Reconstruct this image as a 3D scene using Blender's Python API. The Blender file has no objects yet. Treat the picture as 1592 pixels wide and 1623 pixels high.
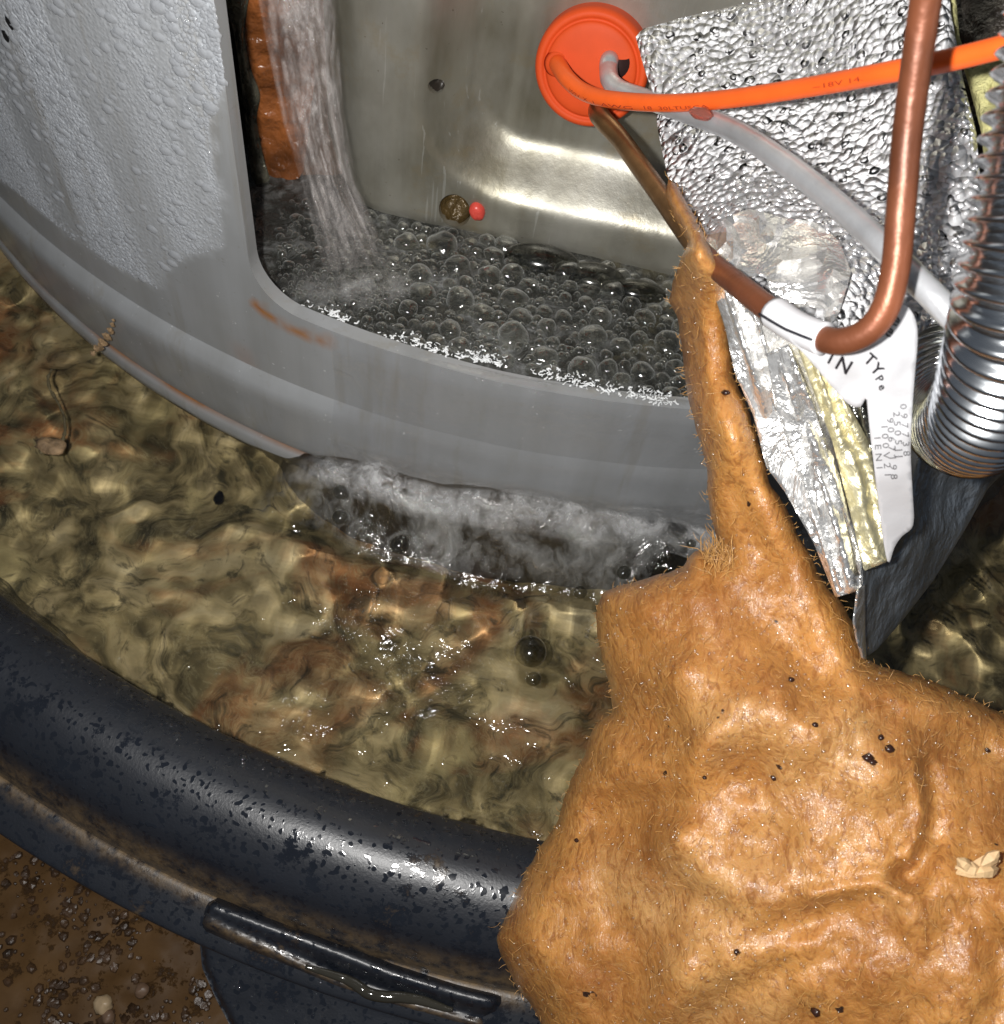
import bpy, math, random
import numpy as np
from mathutils import Vector, Matrix
from mathutils.geometry import delaunay_2d_cdt
rnd = random.Random(7); RG = np.random.default_rng(11)
SC = bpy.context.scene
COL = SC.collection
SC.unit_settings.system = 'METRIC'; SC.unit_settings.scale_length = 0.1   # one unit is a decimetre
# ------------------------------------------------------------------ camera
PW, PH = 1592.0, 1623.0
PITCH, ROLL, FPX = 1.01030128, 0.21458967, 1597.4
CAM = np.array([0.0827, -3.9806, 2.4299])
_f = np.array([0, math.cos(PITCH), -math.sin(PITCH)]); _u = np.array([0, math.sin(PITCH), math.cos(PITCH)]); _r = np.array([1., 0, 0])
cR, sR = math.cos(ROLL), math.sin(ROLL)
RT = cR*_r + sR*_u; UP = -sR*_r + cR*_u; FW = _f
cd = bpy.data.cameras.new('camera'); cam = bpy.data.objects.new('camera', cd); COL.objects.link(cam)
M = Matrix.Identity(4)
for i in range(3):
    M[i][0], M[i][1], M[i][2], M[i][3] = RT[i], UP[i], -FW[i], CAM[i]
cam.matrix_world = M
cd.sensor_fit = 'HORIZONTAL'; cd.sensor_width = 36; cd.lens = 36*FPX/PW
cd.clip_start = 0.02; cd.clip_end = 200
cd.dof.use_dof = True; cd.dof.focus_distance = 2.1; cd.dof.aperture_fstop = 4.5
SC.camera = cam
# ------------------------------------------------------------------ light: the phone's flash beside the lens, a dim room
W = bpy.data.worlds.new('World'); SC.world = W; W.use_nodes = True
W.node_tree.nodes['Background'].inputs[0].default_value = (0.75, 0.85, 1, 1)
W.node_tree.nodes['Background'].inputs[1].default_value = 0.10
ld = bpy.data.lights.new('flash', 'POINT'); ld.energy = 260; ld.shadow_soft_size = 0.03; ld.color = (1, 0.98, 0.95)
lo = bpy.data.objects.new('flash', ld); COL.objects.link(lo)
lo.location = Vector(CAM - 0.17*RT + 0.05*UP)
SC.view_settings.view_transform = 'Standard'; SC.view_settings.look = 'None'; SC.view_settings.exposure = 0; SC.view_settings.gamma = 1
SC.render.engine = 'CYCLES'
SC.cycles.use_denoising = True
SC.cycles.max_bounces = 8; SC.cycles.transparent_max_bounces = 24; SC.cycles.sample_clamp_indirect = 4
# ------------------------------------------------------------------ geometry helpers
def rays(P):
    P = np.asarray(P, float).reshape(-1, 2)
    return FW + ((P[:, 0]-PW/2)/FPX)[:, None]*RT - ((P[:, 1]-PH/2)/FPX)[:, None]*UP
def at_d(P, d):
    return CAM + rays(P)*np.broadcast_to(np.asarray(d, float), (len(np.asarray(P).reshape(-1, 2)),))[:, None]
def at_z(P, z):
    r = rays(P); return CAM + r*((z-CAM[2])/r[:, 2])[:, None]
def at_y(P, y):
    r = rays(P); return CAM + r*((y-CAM[1])/r[:, 1])[:, None]
def at_cyl(P, R):
    r = rays(P); a = r[:, 0]**2+r[:, 1]**2; b = CAM[0]*r[:, 0]+CAM[1]*r[:, 1]; c = CAM[0]**2+CAM[1]**2-R*R
    return CAM + r*((-b-np.sqrt(np.maximum(b*b-a*c, 0)))/a)[:, None]
def proj(X):
    X = np.asarray(X, float).reshape(-1, 3)-CAM; z = X@FW
    return np.stack([PW/2+FPX*(X@RT)/z, PH/2-FPX*(X@UP)/z], 1)
def vnoise(X, seed=0):
    X = np.asarray(X, float); i = np.floor(X).astype(np.int64); f = X-i; f = f*f*f*(f*(f*6-15)+10)
    def h(a, b, c):
        n = (a*374761393 + b*668265263 + c*2147483647 + seed*974634777) & 0xffffffff
        n = ((n ^ (n >> 13))*1274126177) & 0xffffffff
        return ((n ^ (n >> 16)) & 0xffff)/65535.0
    o = 0
    for dx in (0, 1):
        for dy in (0, 1):
            for dz in (0, 1):
                w = (f[:, 0] if dx else 1-f[:, 0])*(f[:, 1] if dy else 1-f[:, 1])*(f[:, 2] if dz else 1-f[:, 2])
                o = o + w*h(i[:, 0]+dx, i[:, 1]+dy, i[:, 2]+dz)
    return o*2-1
def fbm(X, sc=1, oc=4, seed=0, gain=.5):
    X = np.asarray(X, float)*sc; s = 0; a = 1; t = 0
    for k in range(oc):
        s = s + a*vnoise(X+k*17.3, seed+k); t += a; a *= gain; X = X*2.03
    return s/t
def P3(p): 
    p = np.asarray(p, float); return np.concatenate([p, np.zeros((len(p), 1))], 1)
def smooth(e0, e1, x):
    t = np.clip((x-e0)/(e1-e0), 0, 1); return t*t*(3-2*t)
def catmull(P, n=8, closed=False):
    P = np.asarray(P, float); N = len(P); out = []
    rg = range(N) if closed else range(N-1)
    for i in rg:
        if closed: a, b, c, d = P[(i-1) % N], P[i], P[(i+1) % N], P[(i+2) % N]
        else: a, b, c, d = P[max(i-1, 0)], P[i], P[i+1], P[min(i+2, N-1)]
        for k in range(n):
            t = k/n
            out.append(.5*((2*b)+(c-a)*t+(2*a-5*b+4*c-d)*t*t+(3*b-a-3*c+d)*t**3))
    if not closed: out.append(P[-1])
    return np.array(out)
def inside(P, poly):
    P = np.asarray(P); x, y = P[:, 0], P[:, 1]; r = np.zeros(len(P), bool); n = len(poly); j = n-1
    for i in range(n):
        xi, yi = poly[i]; xj, yj = poly[j]
        if yi != yj:
            r ^= ((yi > y) != (yj > y)) & (x < (xj-xi)*(y-yi)/(yj-yi)+xi)
        j = i
    return r
def segdist(P, line, closed=False):
    P = np.asarray(P, float); L = np.asarray(line, float)
    if closed: L = np.concatenate([L, L[:1]])
    best = np.full(len(P), 1e9)
    for a, b in zip(L[:-1], L[1:]):
        ab = b-a; t = np.clip(((P-a)@ab)/max(ab@ab, 1e-12), 0, 1)
        best = np.minimum(best, np.linalg.norm(P-(a+t[:, None]*ab), axis=1))
    return best
def resample(poly, step, closed=True):
    L = np.asarray(poly, float)
    if closed: L = np.concatenate([L, L[:1]])
    s = np.concatenate([[0], np.cumsum(np.linalg.norm(np.diff(L, axis=0), axis=1))])
    n = max(int(s[-1]/step), 3); t = np.linspace(0, s[-1], n+1)
    if closed: t = t[:-1]
    return np.stack([np.interp(t, s, L[:, k]) for k in range(L.shape[1])], 1)
def trifill(outer, step, holes=(), jitter=.25, asp=(1, 1)):
    """2-D triangulation of a polygon with holes; returns points, triangles, boundary loops"""
    loops = [resample(outer, step)]+[resample(o, step*.45) for o in holes]
    lo_, hi_ = loops[0].min(0), loops[0].max(0)
    gx = np.arange(lo_[0], hi_[0], step*asp[0]); gy = np.arange(lo_[1], hi_[1], step*asp[1])
    G = np.stack(np.meshgrid(gx, gy), -1).reshape(-1, 2)
    G = G + RG.uniform(-jitter, jitter, G.shape)*step
    k = inside(G, loops[0]) & (segdist(G, loops[0], True) > step*.55)
    for h in loops[1:]: k &= ~inside(G, h) & (segdist(G, h, True) > step*.55)
    G = G[k]; pts = np.concatenate(loops+[G]); edges = []; lp = []; o = 0
    for l in loops:
        n = len(l); edges += [(o+i, o+(i+1) % n) for i in range(n)]; lp.append(list(range(o, o+n))); o += n
    r = delaunay_2d_cdt([Vector(p) for p in pts], edges, [], 0, 1e-7)
    V = np.array([tuple(v) for v in r[0]]); T = np.array([f for f in r[2] if len(f) == 3])
    c = V[T].mean(1); k = inside(c, loops[0])
    for h in loops[1:]: k &= ~inside(c, h)
    return V, T[k], lp
WL = {}
def tags(o, label=None, cat=None, group=None, kind=None):
    if label: o['label'] = label
    if cat: o['category'] = cat
    if group: o['group'] = group
    if kind: o['kind'] = kind
    return o
def thing(name, label, cat, loc=(0, 0, 0), group=None):
    o = bpy.data.objects.new(name, None); COL.objects.link(o); o.location = loc; o.empty_display_size = .05
    WL[o.name] = np.array(loc, float); return tags(o, label, cat, group)
def mk(name, V, F, mat, parent=None, flat=False, attrs=None, **t):
    V = np.asarray(V, float)
    if parent is not None: org = WL[parent.name]
    else: org = np.array([(V[:, 0].min()+V[:, 0].max())/2, (V[:, 1].min()+V[:, 1].max())/2, V[:, 2].min()])
    me = bpy.data.meshes.new(name); F = [tuple(int(i) for i in f) for f in F]
    me.from_pydata((V-org).tolist(), [], F)
    if not flat: me.polygons.foreach_set('use_smooth', [True]*len(F))
    for k, a in (attrs or {}).items():
        at = me.attributes.new(k, 'FLOAT', 'POINT'); at.data.foreach_set('value', np.asarray(a, np.float32))
    me.update(); me.materials.append(mat)
    o = bpy.data.objects.new(name, me); COL.objects.link(o)
    if parent is not None: o.parent = parent
    else: o.location = org
    WL[o.name] = org
    return tags(o, **t)
def gridfaces(n, m, closed_n=False):
    F = []
    for i in range(n if closed_n else n-1):
        i2 = (i+1) % n
        for j in range(m-1): F.append((i*m+j, i2*m+j, i2*m+j+1, i*m+j+1))
    return F
def sweep(path, r, n=14, cap=True):
    path = np.asarray(path, float); N = len(path); r = np.broadcast_to(r, (N,))
    T = np.gradient(path, axis=0); T /= np.linalg.norm(T, axis=1)[:, None]
    a = np.cross(T[0], [0.3, 0.2, 1.]); a /= np.linalg.norm(a); V = []
    for i in range(N):
        a = a-T[i]*(a@T[i]); a /= np.linalg.norm(a); b = np.cross(T[i], a)
        for k in range(n):
            an = 2*math.pi*k/n; V.append(path[i]+r[i]*(math.cos(an)*a+math.sin(an)*b))
    F = []
    for i in range(N-1):
        for k in range(n): F.append((i*n+k, i*n+(k+1) % n, (i+1)*n+(k+1) % n, (i+1)*n+k))
    if cap: F += [tuple(range(n))[::-1], tuple(range((N-1)*n, N*n))]
    return np.array(V), F
def join(parts):
    V = []; F = []; o = 0
    for v, f in parts:
        V.append(v); F += [tuple(i+o for i in q) for q in f]; o += len(v)
    return np.concatenate(V), F
def tps(ctrl):
    C = np.array([c[:2] for c in ctrl], float)/800; y = np.array([c[2] for c in ctrl], float); n = len(C)
    def K(A, B):
        d2 = ((A[:, None]-B[None])**2).sum(-1)+1e-12; return .5*d2*np.log(d2)
    A = np.zeros((n+3, n+3)); A[:n, :n] = K(C, C)+1e-4*np.eye(n); A[:n, n] = 1; A[:n, n+1:] = C; A[n, :n] = 1; A[n+1:, :n] = C.T
    w = np.linalg.solve(A, np.concatenate([y, np.zeros(3)]))
    def f(P):
        P = np.asarray(P, float).reshape(-1, 2)/800
        return K(P, C)@w[:n]+w[n]+P@w[n+1:]
    return f
def shell(poly, step, dfun, thick, edgew, disp=None):
    """closed solid whose outline and depth follow dfun; front bulges to its full thickness away from the rim"""
    V, T, lp = trifill(poly, step); e = segdist(V, resample(poly, step), True)
    k = np.clip(e/edgew, 0, 1); prof = np.sqrt(np.clip(1-(1-k)**2, 0, 1))
    d = dfun(V)+thick*(1-prof)*.8
    if disp is not None: d = d+disp(V)*(.25+.75*k)
    A = at_d(V, d); B = at_d(V, dfun(V)+thick*1.6); n = len(V)
    F = [tuple(t) for t in T]+[tuple(n+i for i in t[::-1]) for t in T]
    b = lp[0]
    for i in range(len(b)):
        p, q = b[i], b[(i+1) % len(b)]; F.append((p, n+p, n+q, q))
    return np.concatenate([A, B]), F, V, d
# ------------------------------------------------------------------ materials
class NT:
    def __init__(s, name):
        s.m = bpy.data.materials.new(name); s.m.use_nodes = True; s.t = s.m.node_tree; s.t.nodes.clear()
        s.out = s.t.nodes.new('ShaderNodeOutputMaterial')
    def n(s, typ, out=0, _p=None, **k):
        nd = s.t.nodes.new('ShaderNode'+typ)
        for a, v in (_p or {}).items(): setattr(nd, a, v)
        for key, v in k.items():
            key = int(key[1:]) if key[0] == 'i' and key[1:].isdigit() else key.replace('_', ' ')
            inp = nd.inputs[key]
            if isinstance(v, bpy.types.NodeSocket): s.t.links.new(v, inp)
            else: inp.default_value = v
        return nd.outputs[out]
    def pos(s, sc=(1, 1, 1), loc=(0, 0, 0), rot=(0, 0, 0)):
        return s.n('Mapping', i0=s.n('NewGeometry'), Scale=sc, Location=loc, Rotation=rot)
    def noise(s, sc, det=4, rough=.55, vec=None, out=0, dist=0.0):
        return s.n('TexNoise', out, Vector=vec or s.pos(), Scale=sc, Detail=det, Roughness=rough, Distortion=dist)
    def vor(s, sc, feature='F1', out=0, vec=None, rand=1.0):
        return s.n('TexVoronoi', out, {'feature': feature}, Vector=vec or s.pos(), Scale=sc, Randomness=rand)
    def ramp(s, fac, stops):
        nd = s.t.nodes.new('ShaderNodeValToRGB'); s.t.links.new(fac, nd.inputs[0]); cr = nd.color_ramp
        while len(cr.elements) < len(stops): cr.elements.new(.5)
        for e, (p, c) in zip(cr.elements, stops):
            e.position = p; e.color = (c, c, c, 1) if isinstance(c, (int, float)) else (*c, 1)
        return nd.outputs[0]
    def mix(s, f, a, b, mode='MIX'):
        nd = s.t.nodes.new('ShaderNodeMix'); nd.data_type = 'RGBA'; nd.blend_type = mode
        for i, v in ((0, f), (6, a), (7, b)):
            if isinstance(v, bpy.types.NodeSocket): s.t.links.new(v, nd.inputs[i])
            elif i == 0: nd.inputs[0].default_value = v
            else: nd.inputs[i].default_value = (*v, 1) if not isinstance(v, (int, float)) else (v, v, v, 1)
        return nd.outputs[2]
    def math(s, op, a, b=0.0, c=None):
        k = dict(i0=a, i1=b)
        if c is not None: k['i2'] = c
        return s.n('Math', 0, {'operation': op}, **k)
    def attr(s, name): return s.n('Attribute', 2, {'attribute_name': name})
    def bump(s, h, st=.5, dist=.01, nrm=None):
        k = dict(Strength=st, Distance=dist, Height=h)
        if nrm is not None: k['Normal'] = nrm
        return s.n('Bump', **k)
    def bsdf(s, **k): return s.n('BsdfPrincipled', **k)
    def fres(s, nrm=None, f0=.02, gain=1.):
        k = dict(Blend=.5)
        if nrm is not None: k['Normal'] = nrm
        p = s.math('POWER', s.n('LayerWeight', 1, **k), 5.); return s.math('MINIMUM', s.math('MULTIPLY_ADD', p, (1-f0)*gain, f0*gain), 1.)
    def mixs(s, f, a, b): return s.n('MixShader', i0=f, i1=a, i2=b)
    def end(s, sh): s.t.links.new(sh, s.out.inputs[0]); return s.m
def c4(r, g, b): return (r, g, b, 1)
def simple(name, col, rough=.5, metal=0, bsc=60, bst=.2, bd=.004, var=.25, coat=0, **k):
    t = NT(name); nz = t.noise(bsc*.35, 5); cc = t.mix(t.ramp(nz, [(.3, 0), (.7, 1)]), tuple(x*(1-var) for x in col), tuple(min(x*(1+var), 1) for x in col))
    return t.end(t.bsdf(Base_Color=cc, Roughness=rough, Metallic=metal, Coat_Weight=coat, Coat_Roughness=.05,
                        Normal=t.bump(t.noise(bsc, 4), bst, bd), **k))
# jacket: pale grey enamel; 'fog' = fine condensation on it, 'rust' = stain
def m_jacket():
    t = NT('grey_enamel'); fog = t.attr('fog'); rust = t.attr('rust')
    n1 = t.noise(120, 3); v = t.vor(120, 'SMOOTH_F1'); st = t.noise(3, 4, vec=t.pos((3, 3, .35)))
    base = t.mix(t.ramp(st, [(.3, 0), (.75, 1)]), (.25, .255, .255), (.31, .32, .33))
    wet = t.mix(t.ramp(n1, [(.3, 0), (.7, 1)]), (.44, .465, .50), (.62, .65, .69))
    col = t.mix(fog, base, wet); col = t.mix(rust, col, t.mix(t.noise(30, 5), (.20, .06, .015), (.40, .19, .06)))
    col = t.mix(t.math('MULTIPLY', t.ramp(t.noise(45, 6, .7), [(.64, 0), (.70, 1)]), .35), col, (.14, .12, .09))
    h = t.math('MULTIPLY', t.math('ADD', t.math('MULTIPLY', v, -1.2), n1), fog)
    nr = t.bump(h, .5, .006); nr = t.bump(t.noise(5, 2), .08, .05, nr); spk = t.ramp(t.noise(55, 3, .6), [(.70, 0), (.73, 1)]); col = t.mix(t.math('MULTIPLY', spk, .5), col, (.62, .63, .63)); run = t.ramp(t.noise(7, 5, .65, t.pos((1.6, 1.6, .16))), [(.54, 0), (.70, .5)]); col = t.mix(run, col, (.20, .175, .13))
    rg = t.math('ADD', .22, t.math('MULTIPLY', fog, .12))
    return t.end(t.bsdf(Base_Color=col, Roughness=rg, Normal=nr, Specular_IOR_Level=.45))
JACKET = m_jacket()
def m_steel():
    t = NT('brushed_steel'); v = t.pos((11, 4, .45)); s1 = t.noise(1.2, 3, .5, v); s2 = t.noise(3.0, 5, .6, t.pos((1, 1, .5)))
    col = t.mix(t.ramp(s2, [(.3, 0), (.5, .5), (.72, 1)]), (.20, .18, .12), (.54, .53, .48))
    col = t.mix(t.ramp(s1, [(.45, 0), (.60, .35)]), col, (.50, .48, .40))
    col = t.mix(t.ramp(t.noise(3.5, 7, .7), [(.56, 0), (.74, .6)]), col, (.36, .26, .11))
    sc = t.ramp(t.noise(1.2, 3, .5, t.pos((60, 60, 2.5), rot=(0, .25, 0))), [(.68, 0), (.71, 1)])
    col = t.mix(t.math('MULTIPLY', sc, .35), col, (.7, .7, .66))
    dots = t.ramp(t.noise(70, 2), [(.74, 0), (.77, .6)]); col = t.mix(dots, col, (.10, .07, .04))
    rg = t.ramp(t.noise(6, 5), [(.3, .34), (.7, .50)])
    nr = t.bump(t.noise(120, 3, .6, t.pos((2.2, 2.2, .2))), .08, .004); nr = t.bump(s2, .12, .05, nr)
    nr = t.bump(t.noise(60, 4, .7), .15, .003, nr)
    return t.end(t.bsdf(Base_Color=col, Metallic=.68, Roughness=rg, Normal=nr))
STEEL = m_steel()
def m_water(name, body=None, bodyfac=0., bump=(9, .35), fine=(40, .15), gl=.015):
    t = NT(name); nr = t.bump(t.noise(bump[0], 4, .5, dist=.6), bump[1], .05); nr = t.bump(t.noise(fine[0], 3, .5, dist=.5), fine[1], .012, nr)
    fr = t.fres(nr, .025)
    base = t.n('BsdfTransparent', Color=c4(1, 1, 1))
    if body: base = t.mixs(bodyfac, base, t.n('BsdfDiffuse', Color=c4(*body), Normal=nr))
    return t.end(t.mixs(t.math('MINIMUM', t.math('MULTIPLY', fr, 1.25), 1.), base, t.n('BsdfGlossy', Color=c4(1, 1, 1), Roughness=gl, Normal=nr)))
def m_panwater():
    t = NT('pan_water'); nr = t.bump(t.noise(16, 4, .5, dist=.6), t.math('MULTIPLY_ADD', t.attr('rip'), .9, .35), .05); nr = t.bump(t.noise(55, 2, .5, dist=1.), t.math('MULTIPLY_ADD', t.attr('rip'), .5, .1), .012, nr)
    return t.end(t.mixs(t.fres(nr, .035), t.n('BsdfRefraction', Color=c4(.86, .86, .80), Roughness=0., IOR=1.33), t.n('BsdfGlossy', Color=c4(1, 1, 1), Roughness=.09, Normal=nr)))
def m_bed():
    t = NT('pan_sediment'); w = t.n('VectorMath', 0, {'operation': 'MULTIPLY_ADD'}, i0=t.noise(2.6, 3, out=1), i1=(.55, .55, .3), i2=t.pos())
    a = t.noise(3.4, 4, .58, w, dist=1.6); b = t.noise(2.1, 4, .6, t.pos(loc=(9, 3, 1)), dist=1.0)
    c = t.noise(8, 6, .7, w, dist=1.6); d = t.noise(3.4, 3, .5, t.pos(loc=(4, 7, 2)), dist=.5)
    col = t.ramp(a, [(.30, (.030, .025, .012)), (.42, (.18, .14, .070)), (.51, (.40, .31, .16)), (.61, (.70, .55, .32)), (.8, (.88, .75, .52))])
    col = t.mix(t.ramp(b, [(.47, 0), (.62, .75)]), col, t.mix(c, (.20, .06, .02), (.62, .24, .08)))
    col = t.mix(t.ramp(d, [(.60, 0), (.70, .75)]), col, (.62, .50, .26))
    col = t.mix(t.ramp(c, [(.36, .75), (.47, 0)]), col, (.035, .035, .02))
    caustic_lines = t.ramp(t.math('ABSOLUTE', t.math('SUBTRACT', c, .5)), [(0, 1), (.022, 0)])  # thin bright caustic lines painted into the bed colour
    col = t.mix(t.math('MULTIPLY', caustic_lines, .35), col, (.55, .47, .28))
    return t.end(t.bsdf(Base_Color=col, Roughness=.85, Normal=t.bump(c, .25, .03)))
def m_plastic():
    t = NT('black_plastic'); w = t.ramp(t.vor(58, 'SMOOTH_F1', vec=t.n('VectorMath', 0, {'operation': 'MULTIPLY_ADD'}, i0=t.noise(30, 2, out=1), i1=(.03, .03, .03), i2=t.pos())), [(.24, 1), (.30, 0)])
    w2 = t.ramp(t.noise(9, 6, .75), [(.54, 0), (.60, 1)]); wt = t.math('MAXIMUM', t.math('MULTIPLY', w, .9), w2)
    dirt = t.ramp(t.noise(4.5, 8, .75), [(.61, 0), (.74, .7)]); gd = t.attr('dirt')
    dm = t.math('MAXIMUM', dirt, t.math('MULTIPLY', gd, t.ramp(t.noise(26, 5, .7), [(.35, 0), (.6, 1)])))
    col = t.mix(t.noise(12, 6, .7), (.004, .005, .008), (.012, .015, .022)); col = t.mix(dm, col, (.13, .085, .04))
    rg = t.mix(wt, .43, .10); rg = t.mix(dm, rg, .6)
    nr = t.bump(t.noise(150, 3, .6), t.math('MULTIPLY', t.math('SUBTRACT', 1., wt), .22), .003); nr = t.bump(wt, .10, .005, nr)
    return t.end(t.bsdf(Base_Color=col, Roughness=rg, Normal=nr, Specular_IOR_Level=.85))
PLASTIC = m_plastic()
def m_mud():
    t = NT('wet_brown_floor'); a = t.noise(6, 7, .65); b = t.vor(26, 'F1', vec=t.n('VectorMath', 0, {'operation': 'MULTIPLY_ADD'}, i0=t.noise(14, 3, out=1), i1=(.08, .08, 0), i2=t.pos()))
    col = t.mix(t.ramp(a, [(.3, 0), (.7, 1)]), (.055, .029, .011), (.10, .055, .022))
    pit = t.ramp(t.noise(17, 8, .75), [(.56, 0), (.62, 1)])
    col = t.mix(t.math('MULTIPLY', pit, .7), col, (.018, .010, .006))
    return t.end(t.bsdf(Base_Color=col, Roughness=.5, Specular_IOR_Level=.08, Normal=t.bump(t.math('SUBTRACT', t.math('MULTIPLY', a, .3), pit), .5, .012)))
def m_insul():
    t = NT('wet_fibreglass'); a = t.noise(5, 6, .6); f = t.noise(60, 4, .65, t.pos((1, .45, 1), rot=(.3, .2, .5)), dist=1.2); p = t.noise(2.2, 4)
    col = t.mix(t.ramp(a, [(.3, 0), (.7, 1)]), (.29, .110, .024), (.54, .255, .066))
    col = t.mix(t.ramp(p, [(.52, 0), (.72, .7)]), col, (.64, .41, .17))
    fl = t.noise(70, 5, .75, t.pos((.35, 1, .6), rot=(.1, .5, -.4)), dist=.6); col = t.mix(t.ramp(fl, [(.52, 0), (.68, .35)]), col, (.62, .36, .14)); col = t.mix(t.ramp(f, [(.34, .75), (.52, 0)]), col, (.22, .075, .015))
    col = t.mix(t.ramp(t.noise(24, 2), [(.745, 0), (.76, 1)]), col, (.03, .012, .006))
    nr = t.bump(f, .55, .007); nr = t.bump(t.noise(22, 4, .6), .3, .015, nr); cn = t.bump(t.noise(150, 3, .7, t.pos((1, .5, 1), rot=(.3, .2, .5)), dist=.8), .6, .004); cn = t.bump(t.noise(260, 1), .5, .0015, cn)
    return t.end(t.bsdf(Base_Color=col, Roughness=.55, Normal=nr, Specular_IOR_Level=.3, Coat_Weight=.8, Coat_Roughness=.22, Coat_Normal=cn,
                        Subsurface_Weight=.35, Subsurface_Radius=(.08, .035, .012), Subsurface_Scale=.5))
INSUL = m_insul()
def m_foil(name, tint=(.97, .97, .99), drops=1., scrim=.5, rough=.16):
    t = NT(name); g = t.n('TexCoord', 2); 
    v1 = t.vor(66, 'F1', vec=t.n('VectorMath', 0, {'operation': 'MULTIPLY_ADD'}, i0=t.noise(22, 2, out=1), i1=(.02, .02, .02), i2=t.pos()))
    v2 = t.vor(34, 'F1', vec=t.pos(loc=(3, 2, 1)))
    dome = t.math('SUBTRACT', 1., t.math('POWER', t.math('MULTIPLY', v1, 1.7), 2.)); dome2 = t.ramp(t.math('MULTIPLY', v2, 1.), [(.12, 1), (.34, 0)])
    cr = t.noise(9, 5, .6, dist=.8); fac = t.noise(3.0, 4); fac2 = t.noise(3.6, 4, .6, t.pos(loc=(2, 8, 3)))
    nr = t.bump(cr, .35 if drops else .8, .014 if drops else .022)
    if drops: nr = t.bump(dome, .95*drops, .012, nr); nr = t.bump(dome2, .8*drops, .016, nr)
    nr = t.bump(t.vor(7, 'DISTANCE_TO_EDGE'), .35, .02, nr)
    col = t.mix(t.ramp(fac, [(.45, 0), (.7, .5)]), tint, tuple(x*.8 for x in tint))
    return t.end(t.bsdf(Base_Color=col, Metallic=t.ramp(fac2, [(.44, .0), (.60, .72)]) if drops else .85, Roughness=rough+.1, Normal=nr))
FOIL = m_foil('beaded_foil'); FOILP = m_foil('creased_foil', (.93, .92, .90), .0, rough=.12); FOILY = m_foil('yellowed_foil', (.80, .74, .50), .0, rough=.34)
COPPER = simple('copper', (.19, .062, .028), .42, .35, 16, .5, .008, .45)
BRONZE = simple('aged_copper', (.22, .12, .05), .36, .7, 40, .2, .003, .35)
ALU = simple('wet_aluminium', (.52, .53, .55), .34, .5, 24, .4, .006, .2)
ORANGE = simple('orange_wire_skin', (.90, .13, .018), .38, 0, 60, .1, .002, .06)
SILICONE = simple('orange_silicone', (.66, .075, .014), .6, 0, 30, .1, .003, .08, Specular_IOR_Level=.25)
ZINC = simple('zinc_plated_steel', (.68, .71, .74), .17, 1, 30, .1, .003, .12)
PAPER = simple('white_paper', (.62, .62, .64), .45, 0, 12, .2, .008, .04)
INK = simple('black_ink', (.015, .015, .02), .5, 0, 10, .0, .001, 0)
GREYINK = simple('grey_ink', (.16, .16, .17), .5, 0, 10, .0, .001, 0)
REDINK = simple('dark_red_ink', (.35, .03, .012), .5, 0, 10, .0, .001, 0)
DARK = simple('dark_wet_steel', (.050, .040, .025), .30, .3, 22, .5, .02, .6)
BLACKTAPE = simple('black_mark', (.006, .006, .006), .6, 0, 20, .1, .002, 0)
WOOD = simple('pale_wood_splinter', (.62, .42, .22), .6, 0, 50, .5, .006, .3)
HUSK = simple('brown_husk', (.26, .17, .09), .7, 0, 60, .8, .01, .6)
STONE = simple('grit', (.05, .027, .013), .4, 0, 40, .6, .01, .6)
PALE = simple('pale_yellow_fibreglass', (.55, .52, .24), .8, 0, 60, .8, .02, .25)
RED = simple('red_plug', (.62, .07, .05), .35, 0, 50, .3, .004, .1)
RUST = simple('rust_orange_flake', (.20, .065, .018), .3, 0, 16, .8, .03, .8, .6)
HOLE = simple('rusty_hole_lining', (.085, .055, .02), .25, .2, 30, .8, .02, .7)
FIBRE = simple('wet_fibre', (.55, .30, .10), .25, 0, 30, 0, .001, .2)
GREYDROP = NT('condensation_drop'); GREYDROP = GREYDROP.end(GREYDROP.bsdf(Base_Color=c4(.50, .52, .55), Roughness=.08, Specular_IOR_Level=.5, Alpha=.48))
def m_drop():
    t = NT('water_drop'); return t.end(t.mixs(t.fres(None, .04, 1.3), t.n('BsdfTransparent', Color=c4(1, 1, 1)), t.n('BsdfGlossy', Color=c4(1, 1, 1), Roughness=.03)))
DROP = m_drop()
t = NT('bead_glint'); SPARK = t.end(t.mixs(.22, t.n('BsdfTransparent'), t.n('BsdfGlossy', Color=c4(1, .97, .93), Roughness=.22)))
def m_bubble():
    t = NT('bubble_film'); lw = t.n('LayerWeight', 1, Blend=.5)
    sw = t.noise(35, 3)
    rim = t.ramp(lw, [(.25, .03), (.5, .25), (.72, .95), (.9, .6)])
    body = t.mixs(.55, t.n('BsdfDiffuse', Color=c4(.62, .64, .63)), t.n('BsdfGlossy', Color=c4(1, 1, 1), Roughness=.04))
    s = t.mixs(rim, t.n('BsdfTransparent', Color=c4(.86, .86, .82)), body)
    return t.end(t.mixs(.06, s, t.n('BsdfGlossy', Color=c4(1, 1, 1), Roughness=.08, Normal=t.bump(sw, .5, .01))))
BUBBLE = m_bubble()
def m_bubble2():
    t = NT('dark_bubble_film'); lw = t.n('LayerWeight', 1, Blend=.5)
    b = t.mixs(t.ramp(lw, [(.55, 0), (.8, .45), (.95, .2)]), t.n('BsdfTransparent', Color=c4(.50, .50, .47)), t.n('BsdfDiffuse', Color=c4(.35, .34, .30)))
    return t.end(t.mixs(t.fres(None, .05), b, t.n('BsdfGlossy', Color=c4(1, 1, 1), Roughness=.13)))
BUBBLE2 = m_bubble2()
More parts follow.
